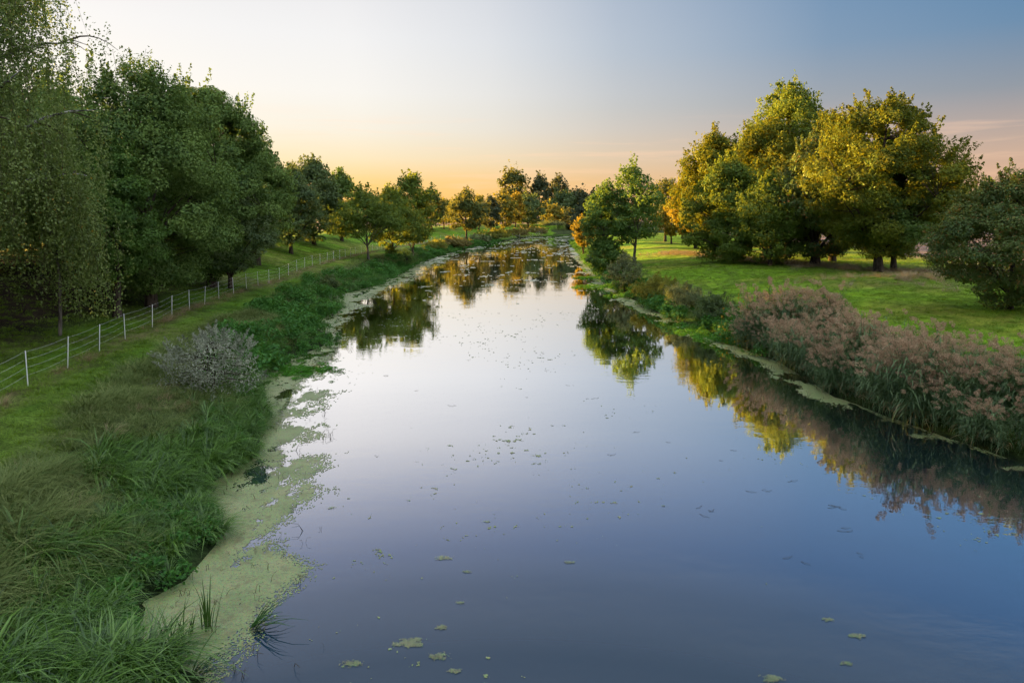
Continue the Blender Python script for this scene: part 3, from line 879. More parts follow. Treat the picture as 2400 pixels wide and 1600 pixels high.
# ------------------------------------------------------------------ shrubs on the banks
def shrub_px(name, label, px, y, top, w, leaf, seed, cat='shrub', dens=3.0, lsize=0.0036, aspect=0.4, wood='bark', group=None, stems=5, **kw):
    x = PY(px, HORIZON, y)[0]
    zb = gz(x, y)
    H = max(PY(px, top, y)[2] - zb, 0.4)
    R = w / 2 / 1600.0 * y * 0.95
    L = lsize * y
    n = int(np.clip(0.2 * dens * w * w * (0.0042 / lsize) ** 2, 500, 40000))
    return tree(name, label, cat, (x, y, zb), H, R, 0.05 * H, leaf, wood=wood, seed=seed, n_leaf=n, L=L, aspect=aspect, stems=stems, limbs=0, r0=0.05, group=group, twigs=0.9,
                crown_name='foliage', trunk_name='stems', **kw)


shrub_px('willow_shrub', 'silvery grey willow shrub beside the duckweed on the left bank', 482, 27.5, 785, 235, 'silver', 301, dens=0.85, lsize=0.0042, aspect=0.3, sprigs=0.55, clump=0.2, shape=0.75, ragged=0.34)
shrub_px('bank_shrub', 'dark leafy shrub at the foot of the tall ash on the right bank', 1425, 92, 562, 78, 'ash', 302, dens=3.2, aspect=0.6)
shrub_px('bank_shrub', 'silver grey rounded shrub in front of the tall ash trunk', 1466, 71, 598, 78, 'bushgrey', 303, dens=2.2, sprigs=0.4)
shrub_px('bank_shrub', 'grey twiggy shrub at the water edge left of the dark shrub', 1397, 103, 588, 40, 'bushgrey', 304, dens=2.0, sprigs=0.3)
shrub_px('bank_shrub', 'yellow green feathery shrub on the right bank beside the silver shrub', 1545, 60, 655, 110, 'shrubgold', 305, dens=2.4, sprigs=0.5, aspect=0.25)
shrub_px('bank_shrub', 'brownish green shrub between the yellow shrub and the reeds', 1612, 54, 672, 100, 'bushgrey', 306, dens=2.4, sprigs=0.5, aspect=0.25)
shrub_px('bank_shrub', 'dark weedy shrub next to the reeds with yellow flowers around it', 1680, 48, 698, 100, 'grey', 307, dens=2.6, sprigs=0.4, aspect=0.35)
shrub_px('bank_shrub', 'olive tuft shaped shrub on the left bank under the young trees', 768, 69, 648, 46, 'grey', 308, dens=2.6, sprigs=0.3)
shrub_px('bank_shrub', 'dark upright shrub at the water edge below the tallest young tree', 950, 104, 590, 44, 'oak', 309, dens=2.8, sprigs=0.4, aspect=0.25)
shrub_px('bank_shrub', 'ivy thicket round the foot of the middle young tree', 914, 111, 572, 26, 'young', 310, dens=3.0)
for i, (px, y, top, w, leaf, lab) in enumerate((
        (1160, 212, 543, 62, 'shrubgold', 'sunlit gold shrub, first of the low shrubs at the bend'),
        (1212, 241, 541, 44, 'wheat', 'tan grassy shrub between the two gold shrubs at the bend'),
        (1250, 262, 539, 54, 'wheat', 'sunlit orange shrub, second of the low shrubs at the bend'),
        (1290, 280, 541, 44, 'bushgrey', 'grey green low shrub where the left bank meets the bend'),
        (1120, 190, 556, 50, 'bushgrey', 'grey green low shrub on the bank right of the lone tree'),
        (1060, 160, 562, 60, 'wheat', 'flat sunlit tan brush on the bank before the lone tree'),
        (1020, 144, 568, 50, 'shrubgold', 'low olive brush on the bank left of the tan brush'))):
    shrub_px('low_shrub', lab, px, y, top, w, leaf, 320 + i, dens=3.0, aspect=0.35, sprigs=0.4, squash=(1.2, 1.0))


# ------------------------------------------------------------------ fence
def build_fence():
    root = tag(obj('electric_fence', None, None, (FENCE[1][0], FENCE[1][1], gz(*FENCE[1]))), 'white electric fence of slim posts and four rope lines along the left bank', 'fence')
    org = np.array(root.location)
    pts = np.array(FENCE)
    seg = np.hypot(*np.diff(pts, axis=0).T)
    cum = np.concatenate([[0], np.cumsum(seg)])
    rng = np.random.default_rng(9)
    s, tops = 1.0, []
    first = cum[1] % 3.45
    stations = np.arange(first, cum[-1], 3.45)
    px = np.interp(stations, cum, pts[:, 0])
    py = np.interp(stations, cum, pts[:, 1])
    pz = ground_z(px, py)
    g = Geo()
    g.tube([(0, 0, -0.25), (0, 0, 0.9), (0, 0, 1.27), (0, 0, 1.30)], [0.018, 0.018, 0.017, 0.004], 8)
    post_me = g.mesh('fence_post', [M['post']], True)
    gi = Geo()
    gi.tube([(-0.022, 0, 0), (-0.045, 0, 0.004), (-0.075, 0, 0)], [0.012, 0.017, 0.010], 6)
    ins_me = gi.mesh('insulator', [M['insulator']], True)
    hs = (1.24, 0.95, 0.66, 0.38)
    heads = []
    for i in range(len(stations)):
        lean = rng.normal(size=2) * 0.025
        b = np.array([px[i], py[i], pz[i]])
        p = obj('post', post_me, root, tuple(b - org))
        p.rotation_euler = (lean[0], lean[1], 0)
        heads.append([b + np.array([lean[1] * h - 0.06, -lean[0] * h, h]) for h in hs])
        if b[1] < 52:
            for h in hs:
                obj('insulator', ins_me, p, (0, 0, h))
    heads = np.array(heads)
    for k in range(4):
        line = []
        for i in range(len(heads) - 1):
            a, b = heads[i, k], heads[i + 1, k]
            for t in np.linspace(0, 1, 6)[:-1]:
                q = a + (b - a) * t
                q = q - np.array([0, 0, 0.05 * 4 * t * (1 - t)])
                line.append(q)
        line.append(heads[-1, k])
        line = np.array(line) - org
        gw = Geo()
        rad = 0.0034 + 0.000014 * (line[:, 1] + org[1])
        gw.tube(line, rad, 4)
        obj('rope', gw.mesh('fence_rope', [M['wire']]), root)


build_fence()


# ------------------------------------------------------------------ grasses, sedge, reeds and herbs (masses nobody could count)
PROTO = {}


def blades(rng, n, h, w, spread, lean, droop, vbase=0.5, bias=(0, 0), mat=0, g=None, seg=4):
    g = g or Geo()
    for i in range(n):
        a = rng.uniform(0, 6.28)
        b0 = np.array([cos(a), sin(a), 0]) * spread * rng.random() ** 0.5
        d = np.array([cos(a) + bias[0] + rng.normal() * 0.4, sin(a) + bias[1] + rng.normal() * 0.4])
        d /= np.hypot(*d) + 1e-6
        hh = h * rng.uniform(0.6, 1.15)
        ln = lean * rng.uniform(0.5, 1.4)
        dr = droop * rng.uniform(0.4, 1.5)
        s = np.linspace(0, 1, seg + 1)
        horiz = hh * (ln * s + dr * s ** 2.4)
        zz = hh * (s * (1 - 0.35 * dr * s) - 0.55 * dr * s ** 3)
        pts = np.stack([b0[0] + d[0] * horiz, b0[1] + d[1] * horiz, zz], 1)
        sd = np.array([-d[1], d[0], 0])
        ww = w * rng.uniform(0.7, 1.2) * np.array([0.75, 1.0, 0.9, 0.6, 0.08])[:seg + 1]
        V = np.concatenate([pts - sd * ww[:, None] / 2, pts + sd * ww[:, None] / 2])
        j = np.arange(seg)
        g.add(V, np.stack([j, j + seg + 1, j + seg + 2, j + 1], 1), np.clip(rng.normal(vbase, 0.28), 0, 1), mat)
    return g


def proto(key, geos, mats):
    c = bpy.data.collections.new('proto_' + key)
    for i, g in enumerate(geos):
        c.objects.link(bpy.data.objects.new('proto_%s_%02d' % (key, i), g.mesh(key, [M[m] for m in mats])))
    PROTO[key] = (c, len(geos))


R0 = np.random.default_rng(77)
proto('sedge', [blades(R0, 34, 0.85, 0.021, 0.13, 0.20, 0.72, 0.34, bias=(0.8, -0.1)) for _ in range(5)], ['sedge'])
proto('grass', [blades(R0, 36, 0.50, 0.012, 0.22, 0.55, 0.65, 0.45, bias=(0.5, 0.2)) for _ in range(5)], ['grass'])
proto('straw', [blades(R0, 40, 0.50, 0.009, 0.22, 0.40, 0.55, bias=(0.6, 0.2)) for _ in range(4)], ['straw'])
proto('lawn', [blades(R0, 44, 0.16, 0.010, 0.26, 0.5, 0.4, seg=2) for _ in range(4)], ['lawn'])


def herb_geo(rng, h, r, n, L, aspect=0.55):
    g = Geo()
    st = rng.uniform(-r, r, (n, 2)) * 0.9
    C = np.stack([st[:, 0], st[:, 1], h * (0.25 + 0.75 * rng.random(n) ** 0.6) * (1 - 0.45 * np.hypot(st[:, 0], st[:, 1]) / (r * 1.3))], 1)
    nrm = np.array([0, 0, 1.0]) + rng.normal(size=(n, 3)) * 0.5
    axis = rng.normal(size=(n, 3)) + np.array([0, 0, -0.5])
    LL = L * rng.uniform(0.6, 1.3, n)
    V, F = leaf_quads(C, nrm, axis, LL, LL * aspect)
    g.add(V, F, rng.random(n))
    for q in range(6):
        x, y = rng.uniform(-r, r, 2) * 0.5
        g.tube([(x, y, -0.1), (x * 1.4, y * 1.4, h * 0.8)], [0.008, 0.004], 3, 0.2)
    return g


proto('herb', [herb_geo(R0, 0.60, 0.30, 84, 0.13) for _ in range(5)], ['herb'])
proto('cress', [herb_geo(R0, 0.22, 0.34, 120, 0.075, 0.8) for _ in range(3)], ['cress'])


def reed_geo(rng, n=7, h=2.15):
    g = Geo()
    for i in range(n):
        b = rng.normal(size=2) * 0.16
        hh = h * rng.uniform(0.62, 1.12)
        lean = np.array([-0.10, -0.06]) * rng.uniform(0.2, 2.2) + rng.normal(size=2) * 0.11
        s = np.linspace(0, 1, 6)
        stem = np.stack([b[0] + lean[0] * hh * s ** 1.5, b[1] + lean[1] * hh * s ** 1.5, -0.1 + hh * s], 1)
        g.tube(stem, np.linspace(0.007, 0.004, 6), 3, 0.35)
        for q in range(9):
            f = 0.22 + 0.70 * (q + rng.random()) / 9
            p0 = np.array([np.interp(f, s, stem[:, k]) for k in range(3)])
            a = rng.normal(3.4, 1.0) + (pi if rng.random() < 0.28 else 0)
            d = np.array([cos(a), sin(a), 0])
            ln = rng.uniform(0.34, 0.62)
            t = np.linspace(0, 1, 5)
            rise, dr = rng.uniform(0.4, 0.9), rng.uniform(0.5, 1.25)
            pts = p0 + d * (ln * t)[:, None] * 0.8 + np.array([0, 0, 1]) * (ln * (rise * t - dr * t ** 2.2))[:, None]
            sd = np.array([-d[1], d[0], 0])
            w = 0.030 * np.array([0.6, 1, 0.9, 0.6, 0.06])
            V = np.concatenate([pts - sd * w[:, None] / 2, pts + sd * w[:, None] / 2])
            j = np.arange(4)
            g.add(V, np.stack([j, j + 5, j + 6, j + 1], 1), rng.random(), 1 if f < 0.36 and rng.random() < 0.55 else 0)
        if rng.random() < 0.35 and hh > h * 0.70:
            top = stem[-1]
            dd = unit(np.array([[lean[0] - 0.25 + rng.normal() * 0.25, lean[1] - 0.1 + rng.normal() * 0.25, 0.75]]))[0]
            m = 84
            f = rng.random(m)
            pl = rng.uniform(0.28, 0.48)
            sag = np.array([-0.5, -0.2, -0.6])
            C = top + dd * (pl * f)[:, None] + sag * (0.22 * f ** 2)[:, None] + unit(rng.normal(size=(m, 3))) * (0.095 * np.sin(pi * np.clip(f * 0.9 + 0.08, 0, 1)))[:, None]
            L = rng.uniform(0.05, 0.11, m)
            V, F = leaf_quads(C, rng.normal(size=(m, 3)), dd + rng.normal(size=(m, 3)) * 0.6, L, L * 0.28)
            g.add(V, F, rng.random(m), 2)
    return g


proto('reed', [reed_geo(R0) for _ in range(8)], ['reed', 'reedfoot', 'plume'])
proto('shoot', [blades(R0, 7, 0.55, 0.016, 0.05, 0.16, 0.22) for _ in range(4)], ['sedge'])


def dead_geo(rng):
    g = Geo()
    for i in range(rng.integers(1, 4)):
        b = rng.normal(size=2) * 0.05
        d = rng.normal(size=2) * 0.10
        h = rng.uniform(0.08, 0.26)
        g.tube([(b[0], b[1], -0.03), (b[0] + d[0] * 0.5, b[1] + d[1] * 0.5, h), (b[0] + d[0] * 1.6, b[1] + d[1] * 1.6, h * rng.uniform(0.5, 1.2))], [0.008, 0.007, 0.004], 3, 0.3)
    return g


proto('dead', [dead_geo(R0) for _ in range(8)], ['deadwood'])


def scatter(name, label, key, xyz, seed, scale=(0.7, 1.3), yaw=pi, tilt=0.12, cat=None, patchy=0.0):
    """one mass of many small plants standing on given points"""
    rng = np.random.default_rng(seed)
    n = len(xyz)
    c, k = PROTO[key]
    me = bpy.data.meshes.new(name)
    me.vertices.add(n)
    me.vertices.foreach_set('co', np.ascontiguousarray(xyz, dtype=np.float32).ravel())
    rot = np.stack([rng.normal(0, tilt, n), rng.normal(0, tilt, n), rng.uniform(-yaw, yaw, n)], 1).astype(np.float32)
    a = me.attributes.new('rot', 'FLOAT_VECTOR', 'POINT')
    a.data.foreach_set('vector', rot.ravel())
    a = me.attributes.new('scl', 'FLOAT', 'POINT')
    pf = 1 + patchy * np.clip((fbm(xyz[:, 0] * 0.5, xyz[:, 1] * 0.42, 300 + seed, 3) - 0.5) * 5, -0.6, 1.0)
    a.data.foreach_set('value', (rng.uniform(scale[0], scale[1], n) * pf).astype(np.float32))
    a = me.attributes.new('pick', 'INT', 'POINT')
    a.data.foreach_set('value', rng.integers(0, k, n).astype(np.int32))
    o = tag(obj(name, me), label, cat, kind='stuff')
    ng = bpy.data.node_groups.new('scatter_' + name, 'GeometryNodeTree')
    ng.interface.new_socket('Geometry', in_out='INPUT', socket_type='NodeSocketGeometry')
    ng.interface.new_socket('Geometry', in_out='OUTPUT', socket_type='NodeSocketGeometry')
    gi, go = ng.nodes.new('NodeGroupInput'), ng.nodes.new('NodeGroupOutput')
    ci = ng.nodes.new('GeometryNodeCollectionInfo')
    ci.inputs['Collection'].default_value = c
    ci.inputs['Separate Children'].default_value = True
    ci.inputs['Reset Children'].default_value = True
    iop = ng.nodes.new('GeometryNodeInstanceOnPoints')
    iop.inputs['Pick Instance'].default_value = True

    def named(t, nm):
        nd = ng.nodes.new('GeometryNodeInputNamedAttribute')
        nd.data_type = t
        nd.inputs['Name'].default_value = nm
        return nd.outputs[0]
    e2r = ng.nodes.new('FunctionNodeEulerToRotation')
    L = ng.links.new
    L(gi.outputs[0], iop.inputs['Points'])
    L(ci.outputs[0], iop.inputs['Instance'])
    L(named('INT', 'pick'), iop.inputs['Instance Index'])
    L(named('FLOAT_VECTOR', 'rot'), e2r.inputs[0])
    L(e2r.outputs[0], iop.inputs['Rotation'])
    L(named('FLOAT', 'scl'), iop.inputs['Scale'])
    L(iop.outputs[0], go.inputs[0])
    md = o.modifiers.new('scatter', 'NODES')
    md.node_group = ng
    return o


def area_points(rng, x0, x1, y0, y1, n, accept):
    x = rng.uniform(x0, x1, n)
    y = rng.uniform(y0, y1, n)
    dl, dr, df = -polydist(x, y, LEFT_EDGE), polydist(x, y, RIGHT_EDGE), -polydist(x, y, FENCE)
    keep = rng.random(n) < accept(x, y, dl, dr, df)
    x, y = x[keep], y[keep]
    return np.stack([x, y, np.maximum(ground_z(x, y), -0.05) - 0.02], 1)


def build_masses():
    rng = np.random.default_rng(21)
    # left bank: sedge fringe, herbs, long grass, path, turf behind the fence
    pn = lambda x, y, s, f: fbm(x * f, y * f, s, 3)
    sedge_zone = lambda x, y, dl: smooth(0.44, 0.54, pn(x, y, 3, 0.16)) * smooth(34, 30, y) + smooth(0.5, 0.6, pn(x, y, 3, 0.16)) * smooth(30, 34, y) * 0.8
    A = lambda x, y, dl, dr, df: (dl > -0.15 + 0.40 * smooth(17, 13, y) - 0.3 * smooth(30, 40, y)) * smooth(2.6, 1.7, dl + 2.0 * (pn(x, y, 8, 0.5) - 0.5)) * (0.25 + 0.75 * smooth(0.44, 0.54, pn(x, y, 9, 1.1))) * np.maximum(smooth(30, 24, y), sedge_zone(x, y, dl))
    scatter('sedge', 'dark green arching sedge along the left water edge', 'sedge', area_points(rng, -17, -2, 3, 34, 11000, A), 1, (0.6, 1.15), 1.7, patchy=0.35)
    scatter('sedge', 'sedge farther up the left water edge', 'sedge', area_points(rng, -24, 2, 34, 150, 9000, A), 2, (0.7, 1.25), 0.9, patchy=0.6)
    Hh = lambda x, y, dl, dr, df: (dl > -0.2 - 0.6 * smooth(30, 40, y)) * smooth(2.4 + 1.6 * smooth(26, 36, y), 1.4 + 1.4 * smooth(26, 36, y), dl + 1.6 * (pn(x, y, 31, 0.35) - 0.5)) * (1 - 0.7 * smooth(30, 24, y))
    scatter('bank_herbs', 'lush green herbs spilling over the left water edge', 'herb', area_points(rng, -26, 6, 31, 210, 22000, Hh), 3, (0.6, 1.25), patchy=0.9)
    scatter('bank_herbs', 'small leafed herbs between the sedge of the near left bank', 'herb', area_points(rng, -16, -3, 8, 31, 5200, Hh), 23, (0.4, 0.85))
    Gg = lambda x, y, dl, dr, df: (dl > 1.2) * smooth(-1.9, -2.9, df + 0.8 * (pn(x, y, 41, 0.6) - 0.5))
    scatter('long_grass', 'long grey green grass on the near left bank', 'grass', area_points(rng, -18, -4, 3, 50, 15000, Gg), 4, (0.5, 1.2), 2.0, patchy=0.5)
    scatter('long_grass', 'long grass on the far left bank', 'grass', area_points(rng, -28, 6, 50, 215, 12000, Gg), 5, (0.7, 1.3), 1.2, patchy=0.6)
    Ss = lambda x, y, dl, dr, df: np.clip(np.exp(-((df + 0.1) / 0.35) ** 2) * smooth(0.35, 0.6, pn(x, y, 51, 0.35)) + 0.22 * (dl > 2.5) * smooth(-2.6, -3.4, df) * smooth(0.54, 0.68, pn(x, y, 55, 0.28)), 0, 1)
    scatter('dry_grass', 'dry pale grass along the fence foot and in the rough', 'straw', area_points(rng, -28, 6, 4, 215, 30000, Ss), 6, (0.5, 1.1), 1.2)
    Pp = lambda x, y, dl, dr, df: ((df > -3.4) & (df < 13)) * (0.9 * smooth(48, 20, y) + 0.25)
    scatter('turf', 'short green turf of the mown track and the pasture behind the fence', 'lawn', area_points(rng, -36, -8, 5, 110, 30000, Pp), 7, (0.5, 1.1))
    # right bank
    Mm = lambda x, y, dl, dr, df: (dr > 1.5) * smooth(110, 50, y) * (x < 60)
    scatter('meadow_grass', 'short bright green grass of the mown meadow on the right', 'lawn', area_points(rng, 8, 62, 20, 110, 32000, Mm), 8, (0.5, 1.15))
    Rr = lambda x, y, dl, dr, df: np.clip(np.exp(-((polydist(x, y, [(24, 112), (31, 88), (36, 73), (46, 66)]) + 0.5) / 2.6) ** 2) * 0.8
                                          + np.exp(-(((x - 34) / 6.0) ** 2 + ((y - 57) / 3.6) ** 2)) * 0.9, 0, 1) * (dr > 3) * smooth(0.3, 0.5, pn(x, y, 61, 0.3))
    scatter('dry_grass', 'tawny tall grass under the copse and on the mound', 'straw', area_points(rng, 18, 60, 48, 115, 15000, Rr), 9, (0.9, 1.7))
    Tt = lambda x, y, dl, dr, df: (dr > 2.5) * (x < 58) * smooth(0.46, 0.62, pn(x, y, 141, 0.22))
    scatter('rough_tufts', 'longer grass tufts left standing in the mown meadow', 'grass', area_points(rng, 10, 60, 26, 105, 5200, Tt), 24, (0.3, 0.75))
    reedline = [tuple(P(x, y, 0)[:2]) for x, y in ((1690, 795), (1830, 850), (1960, 930), (2150, 1000), (2400, 1085))] + [(21, 12), (27, -10)]
    Re = lambda x, y, dl, dr, df: (dr > -0.15) * smooth(4.6, 3.4, dr + 1.4 * (pn(x, y, 71, 0.5) - 0.5)) * (y < 41 + 1.5 * pn(x, y, 72, 0.6))
    scatter('reed_bed', 'tall reed bed with mauve brown plumes along the right bank', 'reed', area_points(rng, 8, 32, 0, 43, 9800, Re), 10, (0.66, 1.12), 0.9, 0.12, patchy=0.4)
    Bh = lambda x, y, dl, dr, df: (dr > -0.6) * smooth(2.6, 1.4, dr + 1.4 * (pn(x, y, 81, 0.4) - 0.5)) * (y > 38)
    scatter('bank_herbs', 'green herbs along the right water edge beyond the reeds', 'herb', area_points(rng, 6, 26, 38, 215, 9000, Bh), 11, (0.6, 1.4), patchy=0.9)
    Bg = lambda x, y, dl, dr, df: (dr > 0.6) * smooth(5.0, 3.0, dr + 2.0 * (pn(x, y, 85, 0.4) - 0.5)) * (y > 39)
    scatter('long_grass', 'rough grass on the right bank beyond the reeds', 'grass', area_points(rng, 6, 30, 38, 215, 8000, Bg), 12, (0.8, 1.5))
    # floating cress at the foot of the reeds
    cx, cy = P(1690, 783)[:2]
    n = 900
    q = rng.normal(size=(n, 2))
    x, y = cx + q[:, 0] * 0.9 - q[:, 1] * 0.35 * 0.8, cy + q[:, 1] * 1.7
    ok = (polydist(x, y, RIGHT_EDGE) > -2.0)
    scatter('floating_cress', 'bright green cress floating at the near end of the right bank shrubs', 'cress', np.stack([x[ok], y[ok], np.full(ok.sum(), -0.01)], 1), 13, (0.5, 1.0))
    pts = []
    for (px, py, sx, sy, k) in ((1425, 672, 1.6, 1.0, 150), (1385, 652, 0.9, 1.2, 90), (1385, 606, 0.9, 2.5, 120), (700, 870, 0.9, 0.8, 90), (1480, 694, 1.0, 0.8, 90)):
        c = P(px, py)
        pts.append(np.stack([c[0] + rng.normal(size=k) * sx, c[1] + rng.normal(size=k) * sy, np.full(k, -0.02)], 1))
    scatter('floating_cress', 'small rafts of cress along both water edges', 'cress', np.concatenate(pts), 14, (0.4, 0.9))


build_masses()


# ------------------------------------------------------------------ duckweed and what floats
def duckweed_material():
    m, nt, out = new_mat('duckweed')
    geo = N(nt, 'ShaderNodeNewGeometry')
    n1 = N(nt, 'ShaderNodeTexNoise', i_Scale=0.8, i_Detail=5.0, i_Roughness=0.6)
    n2 = N(nt, 'ShaderNodeTexVoronoi', i_Scale=60.0)
    n3 = N(nt, 'ShaderNodeTexNoise', i_Scale=14.0, i_Detail=4.0, i_Roughness=0.7)
    for n in (n1, n2, n3):
        nt.links.new(geo.outputs['Position'], n.inputs['Vector'])
    c = ramp_node(nt, n1.outputs[0], [(0.0, (0.140, 0.180, 0.070)), (0.36, (0.175, 0.235, 0.090)), (0.52, (0.230, 0.290, 0.120)), (0.70, (0.290, 0.320, 0.150)), (1.0, (0.30, 0.30, 0.17))])
    c = mix_rgb(nt, 0.45, c, n2.outputs['Color'], 'SOFT_LIGHT')
    c = mix_rgb(nt, ramp_node(nt, n3.outputs[0], [(0.0, 0.0), (0.53, 0.0), (0.68, 0.85), (1.0, 0.85)]), c, (0.050, 0.066, 0.028))
    n4 = N(nt, 'ShaderNodeTexNoise', i_Scale=2.6, i_Detail=6.0, i_Roughness=0.72)
    nt.links.new(geo.outputs['Position'], n4.inputs['Vector'])
    c = mix_rgb(nt, ramp_node(nt, n4.outputs[0], [(0.0, 0.0), (0.50, 0.0), (0.66, 0.7), (1.0, 0.7)]), c, (0.150, 0.135, 0.060))
    b = N(nt, 'ShaderNodeBsdfPrincipled')
    b.inputs['Roughness'].default_value = 0.42
    b.inputs['Specular IOR Level'].default_value = 0.55
    nt.links.new(c, b.inputs['Base Color'])
    bp = N(nt, 'ShaderNodeBump', i_Strength=0.5, i_Distance=0.008)
    nt.links.new(n2.outputs['Distance'], bp.inputs['Height'])
    nt.links.new(bp.outputs[0], b.inputs['Normal'])
    nt.links.new(b.outputs[0], out.inputs[0])
    return m


M['duckweed'] = duckweed_material()


def film_material():
    m, nt, out = new_mat('weed_film')
    geo = N(nt, 'ShaderNodeNewGeometry')
    n1 = N(nt, 'ShaderNodeTexNoise', i_Scale=1.4, i_Detail=5.0, i_Roughness=0.65)
    nt.links.new(geo.outputs['Position'], n1.inputs['Vector'])
    b = N(nt, 'ShaderNodeBsdfPrincipled')
    nt.links.new(ramp_node(nt, n1.outputs[0], [(0.0, (0.20, 0.23, 0.12)), (0.45, (0.27, 0.29, 0.17)), (1.0, (0.40, 0.38, 0.27))]), b.inputs['Base Color'])
    b.inputs['Roughness'].default_value = 0.38
    b.inputs['Specular IOR Level'].default_value = 0.9
    nt.links.new(b.outputs[0], out.inputs[0])
    return m


M['film'] = film_material()


def cells(name, label, accept, x0, x1, y0, y1, cx, cy, z=0.006, mat='duckweed'):
    """a floating sheet with a real ragged edge, made of small cells that grow with distance"""
    ys = [y0]
    while ys[-1] < y1:
        ys.append(ys[-1] + cy * (ys[-1] / 15.0) ** 1.6)
    V, F, n = [], [], 0
    for ya, yb in zip(ys[:-1], ys[1:]):
        w = cx * ya / 15.0
        xs = np.arange(x0, x1, w) + (hash(round(ya, 3)) % 100) / 100.0 * w
        yc = (ya + yb) / 2
        ok = accept(xs, np.full(len(xs), yc))
        idx = np.nonzero(ok)[0]
        if len(idx) == 0:
            continue
        # merge runs of cells into strips
        br = np.nonzero(np.diff(idx) > 1)[0]
        st = np.concatenate([[idx[0]], idx[br + 1]])
        en = np.concatenate([idx[br], [idx[-1]]])
        for a, b in zip(st, en):
            xa, xb = xs[a] - w * 0.5, xs[b] + w * 0.5
            V += [(xa, ya, z), (xb, ya, z), (xb, yb, z), (xa, yb, z)]
            F.append((n, n + 1, n + 2, n + 3))
            n += 4
    return tag(obj(name, mesh(name, V, F, [M[mat]])), label, kind='stuff')


def build_duckweed():
    edge_out = [tuple(P(x, y)[:2]) for x, y in ((470, 1640), (520, 1570), (600, 1490), (680, 1400), (735, 1330), (665, 1290), (640, 1240), (710, 1185), (775, 1145), (715, 1125), (765, 1095),
                (735, 1060), (700, 1040), (785, 1000), (735, 960), (790, 925), (700, 900), (770, 880), (690, 860), (775, 845), (790, 800), (800, 760), (860, 720), (880, 690), (960, 660), (1000, 630), (1080, 596))]

    def left_ok(x, y):
        d = polydist(x, y, LEFT_EDGE)                 # > 0 over the water
        o = -polydist(x, y, edge_out)                 # > 0 inside the mat
        far = smooth(16, 26, y)
        nz = fbm(x * 1.1, y * 0.75, 91, 6, 0.68) - 0.5
        hole = fbm(x * 1.1 + 7, y * 0.7, 95, 6, 0.70)
        gr = _hash(np.round(x * 40), np.round(y * 31), 7) - 0.5
        nz = nz + gr * 0.42
        hole = hole + gr * 0.12
        ok = (d > -0.6) & (o + nz * (1.3 + 1.6 * far) > 0) & (hole < 0.635 - 0.115 * far + 0.12 * smooth(1.2, 0.2, d))
        return ok
    cells('duckweed', 'wide ragged green duckweed mat along the left water edge', left_ok, -19, -2, 9.5, 130, 0.022, 0.032)

    def right_ok(x, y):
        d = -polydist(x, y, RIGHT_EDGE)               # > 0 over the water
        wide = np.interp(y, [20, 24, 27, 31, 36, 45, 60, 90, 140], [0.0, 0.05, 0.6, 1.15, 1.2, 1.0, 1.4, 1.4, 1.8])
        nz = fbm(x * 1.2, y * 0.6, 101, 5, 0.6) - 0.5
        hole = fbm(x * 0.9 + 3, y * 0.3, 105, 4, 0.6)
        gr = _hash(np.round(x * 40), np.round(y * 31), 7) - 0.5
        return (d > -0.8) & (d < wide + (nz + 0.2 * gr) * 1.9) & (hole + 0.08 * gr < 0.61) & (y > 22)
    cells('duckweed', 'narrow yellow green duckweed strip along the right water edge', right_ok, 6, 22, 20, 150, 0.024, 0.034)

    def far_ok(x, y):
        d, e = polydist(x, y, LEFT_EDGE), -polydist(x, y, RIGHT_EDGE)
        n = fbm(x * 0.42, y * 0.42, 111, 6, 0.72) + 0.25 * fbm(x * 2.1, y * 1.2, 117, 3)
        bank = 0.16 * np.exp(-np.minimum(d, e) / 2.5)
        lim = np.interp(y, [60, 75, 95, 130, 200, 260], [0.90, 0.835, 0.80, 0.775, 0.745, 0.72])
        return (d > 0) & (e > 0) & (n + bank > lim)
    cells('floating_weed', 'thin streaks of floating weed on the far stretch of river', far_ok, -22, 40, 58, 262, 0.03, 0.055, 0.007, 'film')

    def specks_ok(x, y):
        d, e = polydist(x, y, LEFT_EDGE), -polydist(x, y, RIGHT_EDGE)
        n = fbm(x * 4.5, y * 4.0, 121, 4, 0.75) * (0.55 + 0.45 * fbm(x * 0.22, y * 0.18, 127, 3) / 0.5)
        return (d > 1.0) & (e > 1) & (n + 0.06 * _hash(np.round(x * 60), np.round(y * 50), 3) > 0.925)
    cells('duckweed_specks', 'scattered specks of duckweed on the open water', specks_ok, -10, 22, 10, 60, 0.011, 0.017, 0.008)


build_duckweed()


def patch(name, label, group, px, py, r, seed, elong=1.6):
    """one ragged raft of duckweed, cell by cell"""
    rng = np.random.default_rng(seed)
    c = P(px, py)
    st = max(0.010, r * 0.06)
    gx = np.arange(-r * elong * 1.2, r * elong * 1.2, st)
    gy = np.arange(-r * 1.2, r * 1.2, st * 1.3)
    X, Y = np.meshgrid(gx, gy, indexing='ij')
    rad = np.sqrt((X / (r * elong)) ** 2 + (Y / r) ** 2)
    dens = 0.8 * fbm(X / r * 1.8 + seed, Y / r * 2.0, seed, 5, 0.72) - 0.5 * rad
    ok = dens + 0.16 * (rng.random(X.shape) - 0.5) > 0.10
    ok[np.argmin(np.abs(gx)), np.argmin(np.abs(gy))] = True
    x, y = X[ok] + rng.normal(0, st * 0.2, ok.sum()), Y[ok] + rng.normal(0, st * 0.2, ok.sum())
    h = st * 0.62
    z = 0.010 + rng.uniform(0, 0.006, len(x))
    V = np.stack([np.stack([x - h, y, z], 1), np.stack([x, y - h * 1.3, z], 1), np.stack([x + h, y, z], 1), np.stack([x, y + h * 1.3, z], 1)], 1).reshape(-1, 3)
    o = obj(name, mesh(name, V, np.arange(len(V)).reshape(-1, 4), [M['duckweed']]), None, (c[0], c[1], 0.0))
    return tag(o, label, 'water plant', group)


